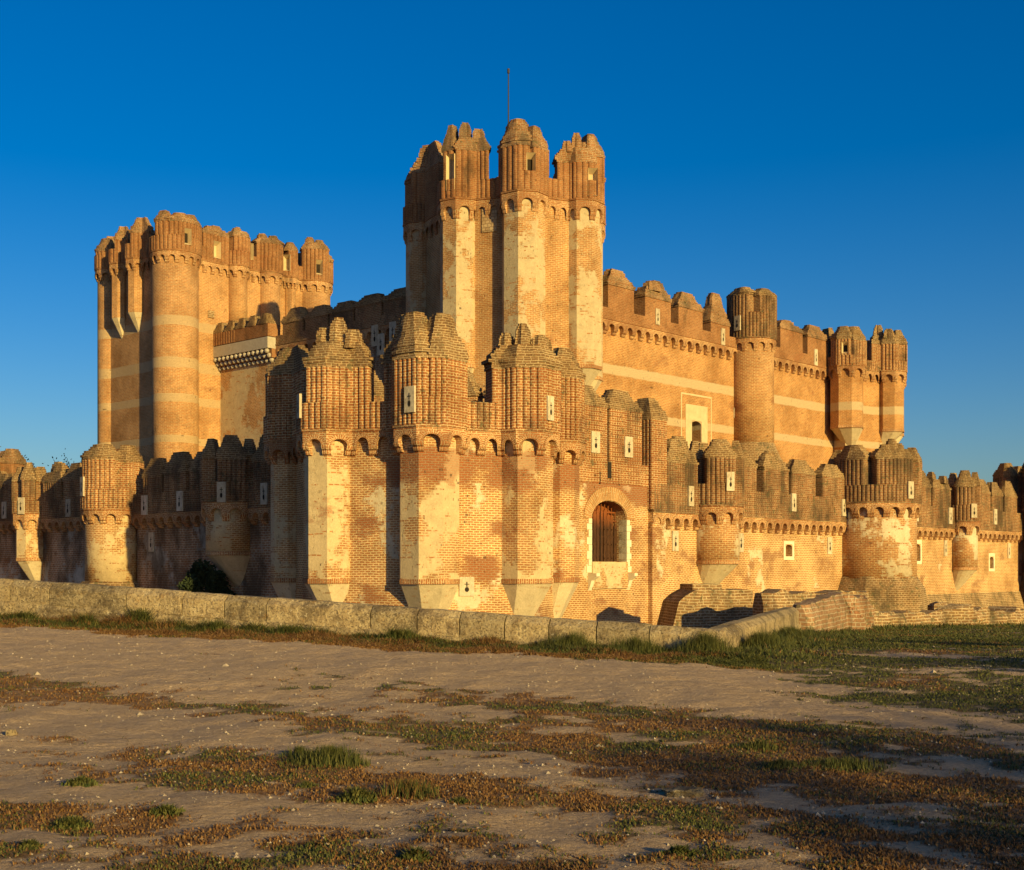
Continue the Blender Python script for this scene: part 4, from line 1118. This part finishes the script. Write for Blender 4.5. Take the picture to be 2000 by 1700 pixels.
tuft(pxof((x_, y_)), HY + (EYE - gh(x_, y_)) * F / y_, 1.5, .32, 'grass along the receding part of the parapet', .9, 2.2, False, 'weed', 'weed', 'weeds at the foot of the stone parapet')
# stones
def rock(name, c, s, label, cat, m='lime', seed=0, rough=.3, group=None, n=10):
    mb = MB(); U, V = n * 2, n
    def P(i, j):
        th, ph = 2 * pi * (i % U) / U, pi * j / V
        d = Vector((cos(th) * sin(ph), sin(th) * sin(ph), -cos(ph)))
        dd = Vector([math.copysign(abs(k) ** .55, k) for k in d])
        k = 1 + rough * noise.fractal(d * 1.8 + Vector((seed, 0, 0)), 1, 2, 4)
        return (c[0] + dd.x * s[0] * k, c[1] + dd.y * s[1] * k, c[2] + dd.z * s[2] * k)
    for i in range(U):
        for j in range(V):
            q = [P(i, j), P(i + 1, j), P(i + 1, j + 1), P(i, j + 1)]
            q = [q[k] for k in range(4) if q[k] != q[k - 1]]
            if len(q) > 2: mb.add(q)
    o = mb.build(name, m, None, loc=(c[0], c[1], c[2] - s[2])); return tag(o, label, cat, group)
x_, y_ = ground_at(1335, 1552); rock('stone', (x_, y_, gh(x_, y_)), (.16, .1, .045), 'flat pale stone lying in the right foreground', 'stone', seed=3)
x_, y_ = ground_at(22, 1436); rock('stone', (x_, y_, gh(x_, y_) + .02), (.045, .04, .035), 'small round stone near the left edge', 'stone', seed=5)

# ================================================================ STONE PARAPET
def lift_top(px):   # coping top as seen in the photograph, as a real height along the wall
    return None
pw = thing('parapet_wall', (wallC.x, wallC.y, 0), 'low wall of pitted limestone coping blocks in front of the moat', 'wall')
def ztop_at(p):
    # left run rises gently to the left; right run level
    if p.y <= 22.95 or (p - wallC).dot(wdir) > 0 and abs((p - wallC).cross(wdir) if False else (p - wallC).x * wdir.y - (p - wallC).y * wdir.x) < .5:
        k = (p - wallC).dot(wdir) / (wallL - wallC).length
        return .58 + k * .88
    return .58
def stone_block(P0, P1, seed, m='lime', th=.5, zb=-.45, base=.30):
    d = (P1 - P0).normalized(); n = Vector((-d.y, d.x)); n = n if n.dot(-P0) > 0 else -n
    rr = random.Random(seed); j = rr.uniform(-.012, .012)
    z0, z1 = ztop_at(P0) + j, ztop_at(P1) + j
    prof = [(.025, -.47), (.03, -.30), (.03, -.15), (.018, -.115), (-.075, -.035), (-.10, -.012), (-.13, 0), (-.36, .0), (-.42, -.03), (-.46, -.10), (-.46, -.46)]
    K = max(2, int((P1 - P0).length / .12)); mb = MB(); rings = []
    for i in range(K + 1):
        t = i / K; p = P0 + (P1 - P0) * t; z = z0 + (z1 - z0) * t; e = .010 if i in (0, K) else 0
        ring = []
        for a, b_ in prof:
            k = .009 * noise.fractal(Vector((p.x * 5, p.y * 5 + a * 9, b_ * 9 + seed)), 1, 2, 3)
            q = p + n * (a - e + k); ring.append((q.x, q.y, z + b_ - e + k))
        rings.append(ring)
    Q = len(prof)
    for i in range(K):
        for k in range(Q):
            mb.add([rings[i][k], rings[i + 1][k], rings[i + 1][(k + 1) % Q], rings[i][(k + 1) % Q]])
    mb.add(rings[0][::-1]); mb.add(rings[-1])
    return mb.build('coping_stone', m, pw, smooth=False, weld=True)
joints = [-330, -250, -170, -90, 20, 97, 247, 356, 439, 521, 724, 815, 898, 986, 1072, 1165, 1268, 1398]
for i, (a, b) in enumerate(zip(joints, joints[1:])):
    A = wallC + wdir * on_line(wallC, wdir, a); B = wallC + wdir * on_line(wallC, wdir, b)
    dd = (B - A).normalized() * .012; stone_block(A + dd, B - dd, i)
A = wallC + wdir * on_line(wallC, wdir, 1398); rd = (wallR - wallC).normalized()
stone_block(A + (wallC - A).normalized() * .008, wallC + (wallC - A).normalized() * .02, 40)
cuts = [.0, .9, 2.3, 4.4, 6.8, 9.4, 12.0, 14.6]
for i, (a, b) in enumerate(zip(cuts, cuts[1:])):
    stone_block(wallC + rd * (a + .03), wallC + rd * (b - .01), 60 + i)
# rough footing course under the coping
mb = MB(); nL = -Vector((-wdir.y, wdir.x)); nL = nL if nL.y < 0 else -nL
def footing(P0, P1, n, K):
    prev = None
    for i in range(K + 1):
        p = P0 + (P1 - P0) * i / K; z = ztop_at(p) - .44; r = []
        for a, b_ in ((.0, 0), (.03, -.05), (.06, -.12), (.05, -.2), (.09, -.32), (.1, -1.3)):
            k = .05 * noise.fractal(Vector((p.x * 3, p.y * 3, b_ * 8)), 1, 2, 4); q = p + n * (a + k); r.append((q.x, q.y, z + b_))
        q = p - n * .45; r.append((q.x, q.y, z - 3.8)); r.append((q.x, q.y, z))
        if prev:
            for k in range(len(r)): mb.add([prev[k], r[k], r[(k + 1) % len(r)], prev[(k + 1) % len(r)]])
        prev = r
farW = wallC + wdir * on_line(wallC, wdir, -330)
footing(farW, wallC, nL, 220)
nR2 = Vector((rd.y, -rd.x)); footing(wallC, wallR, nR2, 120)
mb.build('footing', 'lime', pw)

# brick continuation and rubble end
def rough_wall(name, pts, th, zt, zb, m, label, cat, amp=.12, K=40, group=None, top_amp=.2):
    """rough masonry wall along pts: crumbly top and faces"""
    P = Path(pts); mb = MB(); prev = None; V = 9
    for i in range(K + 1):
        p, n = P.at(P.L * i / K); ends = min(i, K - i) / 2.0; ends = 1 if ends > 1 else .55 + .45 * ends
        z1 = zt(i / K) if callable(zt) else zt; z0 = zb(i / K) if callable(zb) else zb
        z1 += top_amp * noise.fractal(Vector((p.x * 1.3, p.y * 1.3, 9)), 1, 2, 4); r = []
        for j in range(V + 1):
            z = z0 + (z1 - z0) * j / V
            k = amp * noise.fractal(Vector((p.x * 1.6, p.y * 1.6, z * 3)), 1, 2, 5); fl = .12 if j == V else 0
            q = p + n * (th / 2 * ends + k - fl + .25 * (1 - j / V)); r.append((q.x, q.y, z))
        for j in range(V, -1, -1):
            z = z0 + (z1 - z0) * j / V
            k = amp * noise.fractal(Vector((p.x * 1.6 + 40, p.y * 1.6, z * 3)), 1, 2, 5); fl = .12 if j == V else 0
            q = p - n * (th / 2 * ends + k - fl); r.append((q.x, q.y, z))
        if prev:
            for k in range(len(r) - 1): mb.add([prev[k], r[k], r[k + 1], prev[k + 1]])
        else: mb.add(r[::-1])
        prev = r
    mb.add(prev)
    o = mb.build(name, m, None, loc=(pts[0][0], pts[0][1], -.5), weld=True); return tag(o, label, cat, group)
d1 = (ruinE - wallR).normalized()
rough_wall('brick_wall', [wallR + d1 * .05, wallR + d1 * 7.0], .7, lambda t: .62 + .25 * t, -3, 'ruin', 'low crumbling brick wall continuing the stone parapet away from the camera', 'wall', .04, 50, top_amp=.06)
rough_wall('ruined_wall_end', [wallR + d1 * 6.6, wallR + d1 * 9.6], 1.5, lambda t: .78 - .2 * t, -3, 'ruin', 'lumpy rubble end of the crumbling brick wall', 'ruin', .22, 30)
rough_wall('broken_arch', [Vector((9.6, 50.5)), Vector((14.4, 53.0))], 1.2, .72, -4, 'mossy', 'mossy broken masonry behind the crumbling brick wall', 'ruin', .15, 30)
# ruined bridge pier
pc = Vector((8.35, 55.6)); pr = thing('ruined_pier', (pc.x, pc.y, MZ), 'mossy trapezoid masonry pier standing alone in the moat before the gate', 'ruin')
mb = MB(); u = Vector((cos(radians(8)), sin(radians(8)))); nn = Vector((u.y, -u.x)); prev = None
for j in range(24):
    t = j / 23; z = MZ + (.75 - MZ) * t; e = (1 - t) ** 1.0; a0 = -1.45 - .42 * (0.75 - z) * .6 - .0; a1 = 1.62 + .02 * e
    if t > .93: a0 += (t - .93) * 8
    ring = []
    for (a, b_) in [(a0 + (a1 - a0) * k / 10, 1.3) for k in range(11)] + [(a1, 1.3 - 2.6 * k / 5) for k in range(1, 6)] + [(a1 - (a1 - a0) * k / 10, -1.3) for k in range(1, 11)] + [(a0, -1.3 + 2.6 * k / 5) for k in range(1, 5)]:
        q = pc + u * a + nn * (b_ * (1.0 + .12 * e)); k = .04 * noise.fractal(Vector((q.x * 2, q.y * 2, z * 4)), 1, 2, 4)
        ring.append((q.x + nn.x * k, q.y + nn.y * k + 0, z + (.08 * noise.noise(Vector((q.x * 2, q.y * 2, 1))) if j == 23 else 0)))
    if prev:
        K_ = len(ring)
        for k in range(K_): mb.add([prev[(k + 1) % K_], prev[k], ring[k], ring[(k + 1) % K_]])
    prev = ring
mb.add(prev); mb.build('masonry', 'mossy', pr, weld=True)
mb = MB(); mb.prism(ccw([pc + u * (-.9) + nn * 1.0, pc + u * (-.9) - nn * 1.0, pc + u * .35 - nn * 1.0, pc + u * .35 + nn * 1.05]), .6, .98); 0 and cap_mesh(mb, ccw([pc + u * (-.7) + nn * 1.2, pc + u * (-.7) - nn * 1.2, pc + u * 1.0 - nn * 1.2, pc + u * 1.0 + nn * 1.2]), .7, 1.0, 1, 5); mb.build('broken_top', 'mossy', pr)
# rubble along the right rim of the moat
e1 = Vector((13.2, 48.3))
rough_wall('rubble_wall', [Vector((13.4, 49.0)), Vector((17.6, 53.5))], .9, lambda t: .0 - .15 * t, -2, 'mossy', 'low pale rubble footing right of the ruined wall end', 'ruin', .15, 40, top_amp=.15)
rough_wall('rubble_wall', [Vector((18.0, 54.2)), Vector((27.0, 62.0))], 1.5, lambda t: -.05 - .4 * t, -3, 'mossy', 'longer rubble footing running to the right edge', 'ruin', .25, 70, top_amp=.25)
rock('boulder', (18.3, 54.0, -.35), (1.0, .7, .55), 'rounded masonry lump at the left end of the longer rubble footing', 'boulder', 'mossy', 9, .3)

# ================================================================ PLANTS
def leafy(mb, pts, r, count, rnd, size=.12):
    for i in range(count):
        c = rnd.choice(pts); d = Vector((rnd.gauss(0, 1), rnd.gauss(0, 1), rnd.gauss(0, .8))).normalized() * r * rnd.random() ** .5
        p = Vector(c) + d; a = Vector((rnd.uniform(-1, 1), rnd.uniform(-1, 1), rnd.uniform(-1, 1))).normalized(); b = a.orthogonal().normalized()
        s = size * rnd.uniform(.6, 1.4)
        mb.add([p - a * s, p + b * s * .5, p + a * s, p - b * s * .5])
def tree(x, y, h, spread, leaves, label, seed, zb=-1.0, trunk=.25, leaf=.12, group='trees beyond the castle', name='tree', m='leaf'):
    rnd = random.Random(seed); t = thing(name, (x, y, zb), label, 'tree', group); mb = MB(); tips = []
    def branch(p, d, l, r, k):
        q = p + d * l; mb.tube(p, q, r, r * .65, 5)
        if k == 0 or r < .012: tips.append(q); return
        tips.append(q) if k < 3 else None
        for _ in range(3 if k > 1 else 4):
            nd = (d + Vector((rnd.gauss(0, .55), rnd.gauss(0, .55), rnd.gauss(.12, .3))) * spread).normalized(); branch(q, nd, l * rnd.uniform(.6, .82), r * .6, k - 1)
    branch(Vector((x, y, zb)), Vector((0, 0, 1)), h * .36, trunk, 4)
    mb.build('trunk', 'bark', t)
    if leaves:
        mb = MB(); leafy(mb, tips, h * .07, leaves, rnd, leaf); mb.build('crown', m, t)
    return t
def P_at(px, Y): return (px - 1000) / F * Y
tree(P_at(58, 112), 112, 12.8, 1.0, 2600, 'leafy bluish tree rising behind the far left wall', 11, -1.2)
tree(P_at(134, 116), 116, 12.2, .9, 160, 'nearly bare twiggy tree left of the round sunlit tower', 12, -1.2)
tree(P_at(110, 118), 118, 12.2, .8, 60, 'thin bare shoots between the leafy tree and the twiggy one', 13, -1.2)
# dark ivy bush in the moat shadow
bx, by = P_at(398, 61.5), 61.5
ib_ = thing('ivy_bush', (bx, by, -5), 'dark rounded bush growing against the shaded left wall', 'bush'); mb = MB(); rnd = random.Random(4)
pts = []
for i in range(160):
    a = rnd.uniform(-1, 1); zt_ = 1.9 - 2.2 * a * a; z = rnd.uniform(-2, zt_); pts.append((bx + a * 1.3 * (1 + .25 * (1 - z) * .3), by + rnd.uniform(-.5, .5), z))
leafy(mb, pts, .38, 16000, rnd, .10); mb.build('foliage', 'ivy', ib_)
mb = MB(); mb.tube((bx, by, -5), (bx, by, -1), .2, .08); mb.build('stem', 'bark', ib_)
# trees behind the camera on the right, whose long shadows cross the foreground
for i, (x, y, h, lv) in enumerate(((27.0, -24.5, 10.2, 1500), (30.0, -20, 10.2, 1100), (33.3, -14.5, 10.5, 1000), (36.5, -7, 10.5, 900), (26.4, -30, 10.2, 900))):
    tree(x, y, h, .9, lv, ['round leafy tree standing behind the viewpoint', 'taller leafy tree behind the viewpoint', 'loose-crowned tree between two leafy ones behind the viewpoint', 'broad tree at the right end of the row behind the viewpoint', 'thin-crowned tree farthest back behind the viewpoint'][i], 30 + i, 0, .22, .16, 'trees behind the viewpoint')
